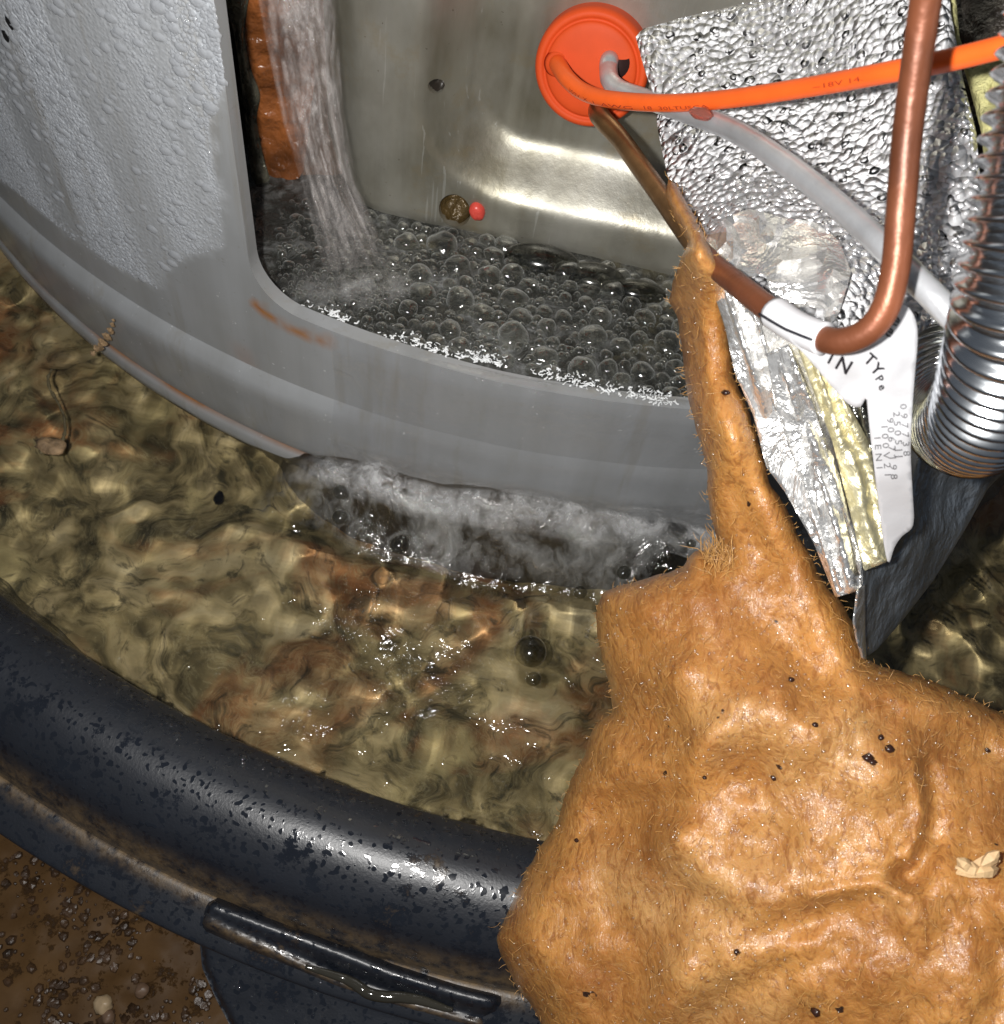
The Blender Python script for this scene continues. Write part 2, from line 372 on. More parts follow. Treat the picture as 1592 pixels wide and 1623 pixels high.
def m_froth(name, lo=.25, hi=.75, stretch=(1, 1, 1), rot=(0, 0, 0), col=(.55, .58, .60), sc=9, edge=True, top=.85):
    t = NT(name); v = t.pos(stretch, rot=rot); a = t.noise(sc, 6, .65, v, dist=.9); b = t.noise(sc*4.5, 4, .7, v, dist=.8)
    f = t.ramp(t.mix(.4, a, b), [(lo, 0), (hi, top)])
    if edge: f = t.math('MULTIPLY', f, t.attr('fade'))
    nr = t.bump(b, .8, .02); nr = t.bump(a, .6, .05, nr)
    gl = t.n('BsdfGlossy', Color=c4(1, 1, 1), Roughness=.06, Normal=nr)
    s = t.mixs(f, t.n('BsdfTransparent'), t.mixs(.18, t.n('BsdfDiffuse', Color=c4(*col)), gl))
    k = t.math('MULTIPLY', t.fres(nr, .04), t.attr('fade') if edge else 1.)
    return t.end(t.mixs(k, s, gl))
# ================================================================== the setting
V, T, _ = trifill([(-14, -14), (14, -14), (14, 14), (-14, 14)], 1.0); z = np.full(len(V), -.62)
mk('floor', np.c_[V, z-.01], T, simple('floor_far', (.08, .04, .02), .4), kind='structure')
gx, gy = np.meshgrid(np.arange(-2.6, 2.2, .016), np.arange(-5., -3.0, .016), indexing='ij'); P = np.stack([gx.ravel(), gy.ravel()], 1)
q = P3(P); z = -.60+.012*fbm(q, 3, 3)+.02*np.maximum(fbm(q, 11, 4, 5)-.08, 0)-.03*np.maximum(fbm(q, 15, 4, 9)-.1, 0)
mk('mud_crust', np.c_[P, z], gridfaces(*gx.shape), m_mud(), kind='structure')
# ---- pan
PC = np.array([.2901, -.1202]); PR = 3.232
pan = thing('drain_pan', 'round black plastic drain pan full of murky water under the heater', 'drain pan', (PC[0], PC[1], -.6))
def lathe(prof, a0, a1, na, c=PC, fn=None):
    prof = np.asarray(prof, float); A = np.linspace(a0, a1, na); V = []
    for a in A:
        for r, z in prof: V.append((c[0]+r*math.sin(a), c[1]-r*math.cos(a), z))
    V = np.array(V)
    return V, gridfaces(na, len(prof))
pr = catmull([(PR-.10, -.56), (PR-.04, -.2), (PR-.005, .04), (PR+.02, .10), (PR+.09, .155), (PR+.17, .155), (PR+.25, .10), (PR+.30, .02), (PR+.315, -.04)], 6)
V, F = lathe(pr, 0, 2*math.pi, 700)
V[:, 2] += .004*fbm(V, 4, 3)
rr = np.hypot(V[:, 0]-PC[0], V[:, 1]-PC[1])-PR
RIMV = V
mk('rim', V, F, PLASTIC, pan, attrs={'dirt': smooth(.27, .315, rr)*.9})
pr = catmull([(PR+.30, -.050), (PR+.322, -.036), (PR+.36, -.054), (PR+.40, -.078), (PR+.412, -.092), (PR+.40, -.11), (PR+.33, -.13), (PR+.16, -.58)], 5)
V, F = lathe(pr, 0, 2*math.pi, 700); rr = np.hypot(V[:, 0]-PC[0], V[:, 1]-PC[1])-PR
mk('flange', V, F, PLASTIC, pan, attrs={'dirt': (1-smooth(.31, .36, rr))})
V, F = lathe([(0, -.58), (1, -.58), (2.4, -.58), (PR-.08, -.56)], 0, 2*math.pi, 200)
mk('pan_floor', V, F, simple('pan_floor_plastic', (.02, .02, .025)), pan)
# drain boss of the pan: a lug with raised beads
boss = [(318, 1388), (330, 1402), (338, 1425), (322, 1455), (312, 1480), (316, 1530), (338, 1580), (375, 1650), (430, 1720), (770, 1720), (776, 1650), (780, 1612), (793, 1592), (822, 1583), (858, 1592), (900, 1625), (1000, 1660), (1010, 1600), (850, 1530), (640, 1476), (520, 1434), (430, 1405), (370, 1385)]
L1 = [(335, 1442), (420, 1474), (520, 1510), (620, 1548), (700, 1572), (790, 1596)]
L0 = [(330, 1402), (430, 1434), (520, 1468), (620, 1505), (720, 1540), (850, 1570)]
L2 = [(328, 1466), (380, 1490), (450, 1520), (540, 1560), (640, 1592), (760, 1625)]
V, T, lp = trifill(boss, 6)
hh = .065*np.exp(-(segdist(V, L1)/21)**2)+.035*np.exp(-(segdist(V, L2)/9)**2)+.02*np.exp(-(segdist(V, L0)/6)**2)
hh = hh-.05*smooth(0, 60, segdist(V, [(560, 1700), (520, 1650), (600, 1660)]))*0-.03*np.exp(-(segdist(V, resample(boss, 9), True)/7)**2)
hh += .004*fbm(P3(V)/60, 1, 3)
zz = np.full(len(V), -.09); ry_ = rays(V)
for _ in range(30):
    A = CAM+ry_*((zz-CAM[2])/ry_[:, 2])[:, None]; zz = .5*zz+.5*(-.085-.62*np.maximum(np.hypot(A[:, 0]-PC[0], A[:, 1]-PC[1])-PR-.40, -.04))
A[:, 2] += hh-.02*smooth(1440, 1620, V[:, 1]+.35*(600-V[:, 0])*.3); BV, BA = V.copy(), A.copy(); B = A.copy(); B[:, 2] -= .10; n = len(V); b = lp[0]
F = [tuple(t) for t in T]+[tuple(n+i for i in t[::-1]) for t in T]+[(b[i], n+b[i], n+b[(i+1) % len(b)], b[(i+1) % len(b)]) for i in range(len(b))]
dd = np.concatenate([np.exp(-(segdist(V, L0)/5)**2)+.8*np.exp(-(segdist(V, L2)/6)**2)+.5*np.exp(-(segdist(V, boss[-7:])/14)**2)]*2)
mk('drain_boss', np.concatenate([A, B]), F, PLASTIC, pan, attrs={'dirt': np.clip(dd, 0, 1)})
# water beads on the rim (fine, uncountable)
def domes(P, N, r, squash=.45, long=None, lr=1., seg=7, rough=.15):
    """small water beads: P centres, N normals, r radii"""
    out = []; FF = []; o = 0; rings = ((1., 0.), (.72, .62), (.36, .92))
    for i in range(len(P)):
        n = N[i]; a = np.cross(n, [.1, .2, 1.]) if long is None else np.cross(n, long); a /= np.linalg.norm(a)+1e-9; b2 = np.cross(n, a); rs = RG.uniform(1-rough, 1+rough, seg)
        vs = []
        for (q, h) in rings:
            for k in range(seg):
                an = 2*math.pi*(k+.5*(q < .9))/seg
                vs.append(P[i]+r[i]*q*rs[k]*(math.cos(an)*a+lr*math.sin(an)*b2)+n*h*r[i]*squash)
        vs.append(P[i]+n*r[i]*squash)
        out += vs
        for j in range(2):
            for k in range(seg): FF.append((o+j*seg+k, o+j*seg+(k+1) % seg, o+(j+1)*seg+(k+1) % seg, o+(j+1)*seg+k))
        for k in range(seg): FF.append((o+2*seg+k, o+2*seg+(k+1) % seg, o+3*seg))
        o += 3*seg+1
    return np.array(out), FF
PP = []; NN = []; rr = []
for k in range(1500):
    a = math.radians(rnd.uniform(-24, 14)); u = rnd.uniform(-.1, 1.)
    r_ = PR+.03+.27*u; zz = .155-.16*max(0, (u-.35)/.65)**2 - .06*max(0, (.3-u)/.4)**2
    nn = np.array([math.sin(a)*(u-.35)*1.1, -math.cos(a)*(u-.35)*1.1, .8]); nn /= np.linalg.norm(nn)
    PP.append((PC[0]+r_*math.sin(a), PC[1]-r_*math.cos(a), zz-.002)); NN.append(nn); rr.append(rnd.uniform(.002, .0055)*(1 if rnd.random() < .93 else 2))
V, F = domes(np.array(PP), np.array(NN), rr); mk('water_beads', V, F, DROP, pan, kind='stuff')
ii = RG.choice(np.where((BV[:, 1] < 1640) & (segdist(BV, resample(boss, 9), True) > 8))[0], 330); Nn = np.tile([0, -.35, .94], (len(ii), 1))
V, F = domes(BA[ii]+RG.normal(0, .006, (len(ii), 3))*[1, 1, 0], Nn, RG.uniform(.002, .006, len(ii)), .5); mk('boss_beads', V, F, DROP, pan, kind='stuff')
# water trickle lying on the boss
tr = catmull([(*p, 0) for p in [(482, 1536), (520, 1546), (560, 1557), (583, 1578), (620, 1582), (665, 1588), (700, 1597), (718, 1600)]], 6)[:, :2]
pth = BA[[int(np.argmin(((BV-p_)**2).sum(1))) for p_ in tr]]+np.array([0, 0, .012]); pth = np.stack([np.convolve(np.pad(pth[:, k], 3, 'edge'), np.ones(7)/7, 'valid') for k in range(3)], 1); w = .004+.009*np.sin(np.linspace(.1, 3.05, len(tr))); V, F = sweep(pth, w, 10)
mk('water_trickle', V, F, simple('cloudy_trickle', (.028, .026, .02), .08, 0, 20, .2, .006, .3), label='thin cloudy trickle of water lying along the bead of the black pan lug', cat='water trickle')
# ---- water bed and pan water
gx, gy = np.meshgrid(np.arange(-3.2, 3.6, .03), np.arange(-3.5, -.6, .03), indexing='ij'); P = np.stack([gx.ravel(), gy.ravel()], 1)
rp = np.hypot(P[:, 0]-PC[0], P[:, 1]-PC[1]); rb_ = PR-.045; P = np.where((rp > rb_)[:, None], PC+(P-PC)*(rb_/np.maximum(rp, 1e-6))[:, None], P); rp = np.where(rp < rb_+.04, 0, 99)
z = -.34+.04*fbm(P3(P), 2.6, 3)+.012*fbm(P3(P), 7, 2, 4)
keep = lambda P, F, m: [f for f in F if m[list(f)].all()]
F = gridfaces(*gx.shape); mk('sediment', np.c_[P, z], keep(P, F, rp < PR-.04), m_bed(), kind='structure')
gx, gy = np.meshgrid(np.arange(-2.4, 2.4, .0125), np.arange(-3.5, -1.2, .0125), indexing='ij'); P = np.stack([gx.ravel(), gy.ravel()], 1)
rp = np.hypot(P[:, 0]-PC[0], P[:, 1]-PC[1]); rb_ = PR+.012; P = np.where((rp > rb_)[:, None], PC+(P-PC)*(rb_/np.maximum(rp, 1e-6))[:, None], P); rp = np.where(rp < rb_+.018, 0, 99); q = P3(P); rt = np.hypot(P[:, 0], P[:, 1])
HL = [(at_z([p], 0)[0], w, a) for p, w, a in [((560, 980), .10, 1.), ((645, 1090), .13, 1.2), ((485, 1120), .10, .7), ((720, 1090), .07, 1.)]]
tb = np.exp(-((rt-2.5)/.30)**2)*smooth(-.75, -.35, P[:, 0])
azd = np.degrees(np.arctan2(P[:, 0], -P[:, 1]))
def pile(azd, rt): return np.interp(azd, [-15.5, -12.5, -10.2, -6, -2, 3.5, 7.5, 14, 17, 30], [0, .02, .11, .18, .16, .21, .18, .11, .07, .05])*smooth(2.72, 2.52, rt)
amp = .009+.016*tb
for c, w, a in HL: amp = amp+.006*a*np.exp(-(((P-c[:2])**2).sum(1)/w**2))
amp2 = 0; rip = 0
for c, w, a in HL: rip = rip+a*np.exp(-(((P-c[:2])**2).sum(1)/(w*.7)**2)**2); amp2 = amp2+.0065*a*np.exp(-(((P-c[:2])**2).sum(1)/(w*.8)**2)**2)
z = pile(azd, rt)*.93+amp*(1.15*fbm(q, 5, 1, 3)+.50*fbm(q, 11, 2, 8))+.010*fbm(q, 1.8, 2, 21)
F = keep(P, gridfaces(*gx.shape), (rp < PR+.015) & (rt > 2.3))
PANW = mk('water', np.c_[P, z], F, m_panwater(), attrs={'rip': np.clip(rip, 0, 1)}, kind='structure')
PANW.cycles.is_caustics_caster = True; bpy.data.objects['sediment'].cycles.is_caustics_receiver = True; ld.cycles.is_caustics_light = True
# ================================================================== water heater
HT = thing('water_heater', 'grey enamelled water heater jacket with its rectangular burner opening flooded', 'water heater', (0, 0, 0))
R = 2.5
def cyl3(S, r=R): return np.stack([r*np.sin(S[:, 0]/R), -r*np.cos(S[:, 0]/R), S[:, 1]], 1)
def px2s(P):
    X = at_cyl(P, R); return np.stack([R*np.arctan2(X[:, 0], -X[:, 1]), X[:, 2]], 1)
SL = R*math.radians(-13.55); SR = R*math.radians(36); ZB = .6176; cr = .125
arc = [(SL+cr*(1-math.sin(t)), ZB+.02+cr*(1-math.cos(t))) for t in np.linspace(math.pi/2, 0, 9)]
hole = [(SL, 1.9)]+arc+[(0, ZB), (SR-cr, ZB)]+[(SR, ZB+cr), (SR, 1.9)]
V, T, lp = trifill([(-3.3, .36), (3.3, .36), (3.3, 2.1), (-3.3, 2.1)], .022, [hole])
PX = proj(cyl3(V))
fogpoly = px2s(np.array([(-200, -100), (330, -60), (343, 0), (352, 60), (358, 130), (332, 200), (338, 270), (352, 330), (357, 398), (330, 402), (300, 405), (278, 425), (262, 452), (250, 460), (215, 440), (170, 415), (120, 385), (80, 350), (40, 315), (0, 285), (-150, 150)]))
e = segdist(V, fogpoly, True)*np.where(inside(V, fogpoly), 1, -1)+.012*fbm(P3(V), 12, 3)
stripes = fbm(np.c_[V[:, 0]*5+.7*V[:, 1], V[:, 1]*.35, 0*V[:, 0]], 1.3, 3, 4)
fog = smooth(-.006, .012, e)*(.35+.65*smooth(-.25, .18, stripes))
rl = px2s(np.array([(405, 485), (440, 510), (480, 528), (520, 540)])); rust = 1.*np.exp(-(segdist(V, rl)/.011)**2)
rl = px2s(np.array([(385, 560), (395, 590)])); rust = rust+.25*np.exp(-(segdist(V, rl)/.03)**2)
T = [tuple(t) for t in T]; n = len(V)
A = cyl3(V); A -= (.0015*fbm(A, 3, 2))[:, None]; B = cyl3(V, R-.035)
F = T+[tuple(n+i for i in t[::-1]) for t in T]
b = lp[1]; k = len(b)
mk('opening_edge', np.concatenate([A[b], B[b]]), [(i, (i+1) % k, k+(i+1) % k, k+i) for i in range(k)], JACKET, HT, attrs={'fog': np.zeros(2*k), 'rust': np.zeros(2*k)})
mk('jacket', np.concatenate([A, B]), F, JACKET, HT, attrs={'fog': np.r_[fog, fog*0], 'rust': np.r_[rust, rust*.5]})
# base ring: rolled ridge, rust crease, flared hem
na = 500; Z = np.array([.38, .37, .355, .34, .325, .305, .28, .25, .2, .15, .11, .09, .075, .065, .055, .04, .02, -.015, -.03, -.1, -.55])
D = np.array([-.004, .004, .012, .020, .025, .026, .025, .022, .018, .014, .010, .006, -.004, -.006, .004, .007, .008, .004, -.02, -.12, -.12])
V = []; fg = []; rs = []
for a in np.linspace(-1.35, 1.35, na):
    k = 1-smooth(math.radians(-13), math.radians(-5), a)*.75
    zs = .0*a
    for z_, d_ in zip(Z, D):
        r_ = R+d_*k-(.0 if k > .5 else 0); V.append((r_*math.sin(a), -r_*math.cos(a), z_+zs)); fg.append(0); 
        rs.append((1. if abs(z_-.07) < .007 else (.15 if abs(z_-.07) < .016 else 0))*(.45+.55*math.sin(a*31)*math.sin(a*17+1))*(1 if a < -.05 else .2))
V = np.array(V); rs = np.clip(np.array(rs)*(1.1+.8*fbm(V, 9, 3)), 0, 1)
mk('base_ring', V, gridfaces(na, len(Z)), JACKET, HT, attrs={'fog': np.array(fg), 'rust': rs})
# condensation beads
cand = np.stack([RG.uniform(-1.6, SL, 42000), RG.uniform(.36, 1.5, 42000)], 1)
def fogat(S):
    e = segdist(S, fogpoly, True)*np.where(inside(S, fogpoly), 1, -1)
    st = fbm(np.c_[S[:, 0]*5+.7*S[:, 1], S[:, 1]*.35, 0*S[:, 0]], 1.3, 3, 4); return (e > .004), smooth(-.25, .18, st)
ok, st = fogat(cand); k = ok & (RG.random(len(cand)) < (.03+.97*st)); S = cand[k][:13000]
r_ = RG.uniform(.0025, .0055, len(S))*(.8+.5*st[k][:13000])
big = cand[ok][RG.choice(ok.sum(), 330)]; S2 = np.concatenate([S, big]); r2 = np.r_[r_, RG.uniform(.008, .0145, len(big))]
Nn = np.stack([np.sin(S2[:, 0]/R), -np.cos(S2[:, 0]/R), 0*S2[:, 0]], 1)
V1, F1 = domes(cyl3(S2[:len(S)], R-.001), Nn[:len(S)], r2[:len(S)], .5, seg=6); V2, F2 = domes(cyl3(big, R-.001), Nn[len(S):], r2[len(S):], .38, (1, 0, .2), 1.5, seg=8)
V, F = join([(V1, F1), (V2, F2)]); mk('condensation_beads', V, F, GREYDROP, HT, kind='stuff')
# black printed strokes at the far left edge
for pts in ([(7, 24), (12, 28), (17, 36), (22, 46), (19, 48), (14, 42), (9, 34)], [(2, 47), (7, 48), (11, 55), (15, 63), (13, 68), (9, 64), (5, 58)]):
    V, T, _ = trifill(pts, 2.5); X = at_cyl(V, R+.004); mk('printed_stroke', X, T, BLACKTAPE, HT)
# ---- steel access plate with embossed recess
YP = -2.02
outl = [(-.53, 2.0), (-.53, .78), (-.50, .70), (-.455, .60), (-.42, .48), (-.40, .30), (1.5, .30), (1.5, 2.0)]
def xz(P, y=YP):
    X = at_y(np.asarray(P, float), y); return X[:, [0, 2]]
def ell(c, rx, ry, n=20, rot=0):
    return np.array([(c[0]+rx*math.cos(t)*math.cos(rot)-ry*math.sin(t)*math.sin(rot), c[1]+rx*math.cos(t)*math.sin(rot)+ry*math.sin(t)*math.cos(rot)) for t in np.linspace(0, 2*math.pi, n, endpoint=False)])
h1 = ell(xz([(721, 334)])[0], .041, .052, 30); h2 = ell(xz([(686, 153)])[0], .013, .024, 14, .5); h3 = ell(xz([(757, 333)])[0], .020, .026, 16, .3)
V, T, lp = trifill(outl, .017, [h1, h2])
def rrdist(P, x0, x1, z0, z1, r):   # signed distance to a rounded rectangle
    c = np.array([(x0+x1)/2, (z0+z1)/2]); h = np.array([(x1-x0)/2-r, (z1-z0)/2-r]); q = np.abs(P-c)-h
    return np.linalg.norm(np.maximum(q, 0), axis=1)+np.minimum(q.max(1), 0)-r
sd = rrdist(V, -.25, 1.3, .765, 2.6, .2)
def platey(P):
    sd = rrdist(P, -.25, 1.3, .765, 2.6, .2)+.006*fbm(P3(P), 3, 2)
    y = YP+.13*(1-smooth(-.065, .07, sd))
    y = y+.035*np.exp(-((rrdist(P, -.50, 1.6, .40, 2.6, .12)+.03)/.03)**2)*0
    y = y+.05*smooth(-.10, .03, rrdist(P, -.53, 2, .52, 3, .14))
    return y+.004*fbm(P3(P), 3, 3, 2)
Y = platey(V); n = len(V); A = np.stack([V[:, 0], Y, V[:, 1]], 1); B = A+np.array([0, .02, 0])
T = [tuple(t) for t in T]; F = T+[tuple(n+i for i in t[::-1]) for t in T]
for b in lp: F += [(b[i], b[(i+1) % len(b)], n+b[(i+1) % len(b)], n+b[i]) for i in range(len(b))]
PLATE = mk('access_plate', A, T, STEEL, HT)
V, F = join([(A, T)]); B2 = []; FF = []; o = 0
for b in lp:
    k = len(b); B2.append(A[b]); B2.append(A[b]+np.array([0, .03, 0])); FF += [(o+i, o+(i+1) % k, o+k+(i+1) % k, o+k+i) for i in range(k)]; o += 2*k
mk('plate_edge', np.concatenate(B2), FF, STEEL, PLATE, flat=True)
def cup(hl, depth, mat, name, par):
    c = hl.mean(0); V = []; prof = [(1.02, 0), (1.0, .3), (.8, .75), (.4, 1.), (.05, 1.02)]
    for s_, dz in prof:
        for p in hl: q = c+(p-c)*s_; V.append((q[0], platey(np.array([q]))[0]+.001+dz*depth+.006*rnd.uniform(-1, 1)*(dz > .2), q[1]))
    k = len(hl); F = [(j*k+i, j*k+(i+1) % k, (j+1)*k+(i+1) % k, (j+1)*k+i) for j in range(4) for i in range(k)]+[tuple(range(4*k, 5*k))]
    return mk(name, V, F, mat, par)
cup(h1, .05, HOLE, 'sight_hole', PLATE); cup(h2, .03, simple('dark_slot_lining', (.03, .025, .02), .4), 'slot_hole', PLATE)
V = []; c = h3.mean(0)
for s_, dz in [(1, 0), (.95, .010), (.7, .016), (.3, .018)]:
    for p in h3: q = c+(p-c)*s_; V.append((q[0], platey(np.array([q]))[0]-dz+.002*rnd.uniform(-1, 1), q[1]))
k = len(h3); F = [(j*k+i, j*k+(i+1) % k, (j+1)*k+(i+1) % k, (j+1)*k+i) for j in range(3) for i in range(k)]+[tuple(range(3*k, 4*k))]
mk('red_plug', V, F, RED, PLATE, label='small red plug beside the rusty hole')
# inner wall behind everything
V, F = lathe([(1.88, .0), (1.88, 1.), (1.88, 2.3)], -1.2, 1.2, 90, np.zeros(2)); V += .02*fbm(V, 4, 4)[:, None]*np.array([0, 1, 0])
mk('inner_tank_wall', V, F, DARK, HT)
# rusty flake / wet seam left of the plate
TH = tps([(340, 0, 2.14), (395, 0, 2.15), (400, 300, 2.59), (460, 0, 2.16), (470, 300, 2.59), (530, 0, 2.2), (540, 300, 2.60), (450, 400, 2.70)])
poly = [(345, -60), (372, 60), (392, 170), (402, 290), (412, 400), (580, 400), (575, 320), (540, 200), (534, 60), (534, -60)]
V, F, P_, _d = shell(poly, 7, lambda P: TH(P)+.07, .02, 8, lambda P: .02*fbm(P3(P)/40, 1, 3, 6)); mk('rusty_seam', V, F, simple('rust_brown_wet', (.13, .07, .04), .25, .1, 18, .7, .02, .6, .5), HT)
poly = catmull([(350, -50, 0), (372, 60, 0), (386, 160, 0), (397, 270, 0), (405, 300, 0), (428, 290, 0), (418, 250, 0), (407, 190, 0), (412, 150, 0), (398, 110, 0), (388, 60, 0), (392, 10, 0), (400, -50, 0)], 4, True)[:, :2]
V, F, P_, _d = shell(poly, 5, lambda P: TH(P)+.02, .03, 9, lambda P: .012*fbm(P3(P)/25, 1, 3, 16)); mk('dark_liner', V, F, simple('dark_green_liner', (.10, .095, .07), .22, .4, 24, .8, .02, .6, .6), HT)
poly = [(392, -50), (388, 60), (398, 110), (412, 150), (405, 190), (416, 240), (424, 275), (434, 302), (446, 284), (462, 300), (482, 270), (500, 120), (490, 60), (480, -50)]
V, F, P_, _d = shell(poly, 5, lambda P: TH(P)+.05, .012, 12, lambda P: .015*fbm(P3(P)/30, 1, 3, 26)); mk('rust_flake', V, F, RUST, HT)
# ---- water standing inside the opening
gx, gy = np.meshgrid(np.arange(-.95, 1.9, .012), np.arange(-2.52, -1.88, .012), indexing='ij'); P = np.stack([gx.ravel(), gy.ravel()], 1); q = P3(P)
rt = np.hypot(P[:, 0], P[:, 1]); z = .600+.012*fbm(q, 6, 3, 31)+.006*fbm(q, 16, 3, 33)-.01*smooth(2.42, 2.5, rt)
F = keep(P, gridfaces(*gx.shape), (rt < 2.485))
t = NT('churned_water'); a = t.noise(5, 6, .62, dist=1.6); b_ = t.noise(14, 5, .7, dist=1.8)
col = t.ramp(t.mix(.5, a, b_), [(.36, (.008, .008, .007)), (.48, (.030, .031, .028)), (.57, (.10, .102, .10)), (.70, (.30, .31, .31))])
col = t.mix(t.ramp(t.noise(4, 4, .6, t.pos(loc=(5, 5, 5))), [(.58, 0), (.72, .5)]), col, (.20, .17, .09))
nr = t.bump(b_, .5, .03); nr = t.bump(t.noise(30, 3, .5, dist=1.), .3, .01, nr)
CH = t.end(t.bsdf(Base_Color=col, Roughness=.07, Specular_IOR_Level=.6, Normal=nr))
mk('opening_water', np.c_[P, z], F, CH, kind='structure')
# film of water spilling over the sill and down the jacket
V = []; sA = np.linspace(R*math.radians(-8.8), R*math.radians(34), 190); prof = [(-.05, .600), (-.03, .617), (-.005, .627), (.012, .622), (.022, .60), (.02, .56), (.016, .5), (.018, .42), (.036, .34), (.05, .28), (.035, .2), (.033, .1), (.03, .04)]
prof = catmull(prof, 5); fade = []
for s_ in sA:
    for (dr, z_) in prof: V.append((s_, dr, z_))
V = np.array(V); k = fbm(np.c_[V[:, 0]*4, V[:, 2]*2, 0*V[:, 0]], 1, 3, 5); w_ = fbm(np.c_[V[:, 0]*9+V[:, 2]*2, V[:, 2]*4, 0*V[:, 0]], 1, 3, 15)
rr = R+V[:, 1]+.006*k*smooth(.62, .5, V[:, 2])+.004*w_; aa = V[:, 0]/R
X = np.stack([rr*np.sin(aa), -rr*np.cos(aa), V[:, 2]+.004*k], 1)
mk('spilling_water', X, [f[::-1] for f in gridfaces(len(sA), len(prof))], m_water('film_water', (.45, .47, .50), .06, (7, .35), (45, .12)), kind='structure')
# whitish lip of the falling film along the sill
# ---- froth where the spill lands
def ribbon_froth(line, w, z0, hgt, mat, name, **kw):
    L = resample(line, .02, False); Tn = np.gradient(L, axis=0); Tn /= np.linalg.norm(Tn, axis=1)[:, None]; Nn = np.stack([Tn[:, 1], -Tn[:, 0]], 1); m = 17; V = []; fd = []
    for i, p in enumerate(L):
        for j in range(m):
            u = j/(m-1); q = p+Nn[i]*w[0]*(u)+Nn[i]*w[1]*(1-u)
            e_ = min(1, i/8, (len(L)-1-i)/8); f_ = math.sin(math.pi*u)**.7*e_; V.append((q[0], q[1], z0+.12*(1-u)**2*0+.12*u**2*0)); fd.append(f_)
    V = np.array(V); fd = np.array(fd); rv_ = np.hypot(V[:, 0], V[:, 1]); V[:, 2] += pile(np.degrees(np.arctan2(V[:, 0], -V[:, 1])), rv_) if name == 'spill_froth' else 0; V[:, 2] += hgt*fd*(.6+.9*fbm(V, 9, 3, 40)); V[:, :2] += .03*np.stack([fbm(V, 7, 2, 41), fbm(V, 7, 2, 42)], 1)
    return mk(name, V, gridfaces(len(L), m), mat, attrs={'fade': np.clip(fd*1.3, 0, 1)}, kind='stuff', **kw)
az = np.radians(np.linspace(-12.6, 33, 62)); line = np.stack([(R+.05)*np.sin(az), -(R+.05)*np.cos(az)], 1)
line2 = np.stack([(R+.025)*np.sin(az), -(R+.025)*np.cos(az)], 1)
ribbon_froth(line2, (.07, -.02), .010, .03, m_froth('crest_froth', .40, .66, (1, 1, .6), sc=9, col=(.66, .66, .66), top=.75), 'spill_froth', label='thin white crest of water riding up the foot of the jacket', cat='froth')
ribbon_froth(line, (.145, -.02), .006, .03, m_froth('spill_froth', .42, .68, (1, 1, .5), sc=6, col=(.48, .48, .46), top=.62), 'spill_froth', label='grey white froth along the foot of the jacket where the water lands', cat='froth')
# ---- falling stream at the left of the opening
P0 = [(400, -40), (424, 80), (447, 190), (480, 300), (512, 432)]; P1 = [(530, -40), (538, 60), (545, 170), (566, 290), (622, 415)]; Ds = [2.08, 2.14, 2.24, 2.36, 2.47]
def lerpc(A, t): return np.array([np.interp(t, np.linspace(0, 1, len(A)), np.array(A)[:, k]) for k in (0, 1)])
V = []; fd = []; m = 41; NL = 120
for i in range(NL):
    t_ = i/(NL-1); a = lerpc(P0, t_); b_ = lerpc(P1, t_); d_ = np.interp(t_, np.linspace(0, 1, 5), Ds)
    for j in range(m):
        u = j/(m-1); p = a+(b_-a)*u; bul = .07*math.sin(math.pi*u)
        uu = u+.25*math.sin(t_*3.)*.3; rp = .035*vnoise(np.array([[uu*6, t_*3.2, 0]]), 3)[0]+.02*vnoise(np.array([[uu*14, t_*9, 0]]), 5)[0]+.008*vnoise(np.array([[uu*26, t_*22, 0]]), 6)[0]
        V.append(at_d([p], d_-bul+rp)[0]); fd.append(min(1, math.sin(math.pi*u)**.5*1.15)*(1 if t_ < .85 else 1-(t_-.85)/.15*.7))
mk('falling_stream', np.array(V), gridfaces(NL, m), m_froth('stream_water', .30, .62, (8, 8, 2.6), (0, .12, 0), (.60, .56, .54), 2.6, top=.62), attrs={'fade': fd}, kind='stuff',
   label='glassy stream of water pouring down between the jacket and steel plate', cat='falling water')
# ---- bubbles
def hemi(seg=18, rings=8, sq=.9):
    V = []; F = []
    for j in range(rings):
        t_ = j/rings*math.pi/2
        for k in range(seg): V.append((math.cos(t_)*math.cos(2*math.pi*k/seg), math.cos(t_)*math.sin(2*math.pi*k/seg), math.sin(t_)*sq))
    V.append((0, 0, sq))
    for j in range(rings-1):
        for k in range(seg): F.append((j*seg+k, j*seg+(k+1) % seg, (j+1)*seg+(k+1) % seg, (j+1)*seg+k))
    for k in range(seg): F.append(((rings-1)*seg+k, (rings-1)*seg+(k+1) % seg, rings*seg))
    return V, F
bms = []
for q_ in range(7):
    bm_ = bpy.data.meshes.new('bubble'); v_, f_ = hemi(); v_ = np.array(v_); w_ = 0 if q_ == 6 else .20
    v_ = v_*(1+w_*fbm(v_+q_*7.7, 1.1, 2)[:, None]); bm_.from_pydata(v_.tolist(), [], f_); bm_.polygons.foreach_set('use_smooth', [True]*len(f_)); bm_.materials.append(BUBBLE if q_ < 6 else BUBBLE2); bms.append(bm_)
def bubble(p, r, label, group=None):
    o = bpy.data.objects.new('water_bubble', bms[rnd.randrange(6)] if group else bms[6]); COL.objects.link(o); o.location = p; o.scale = (r, r*rnd.uniform(.8, 1.1), r*(rnd.uniform(.45, 1.) if group else .95)); o.rotation_euler.z = rnd.uniform(0, 6); tags(o, label, 'bubble', group); return o
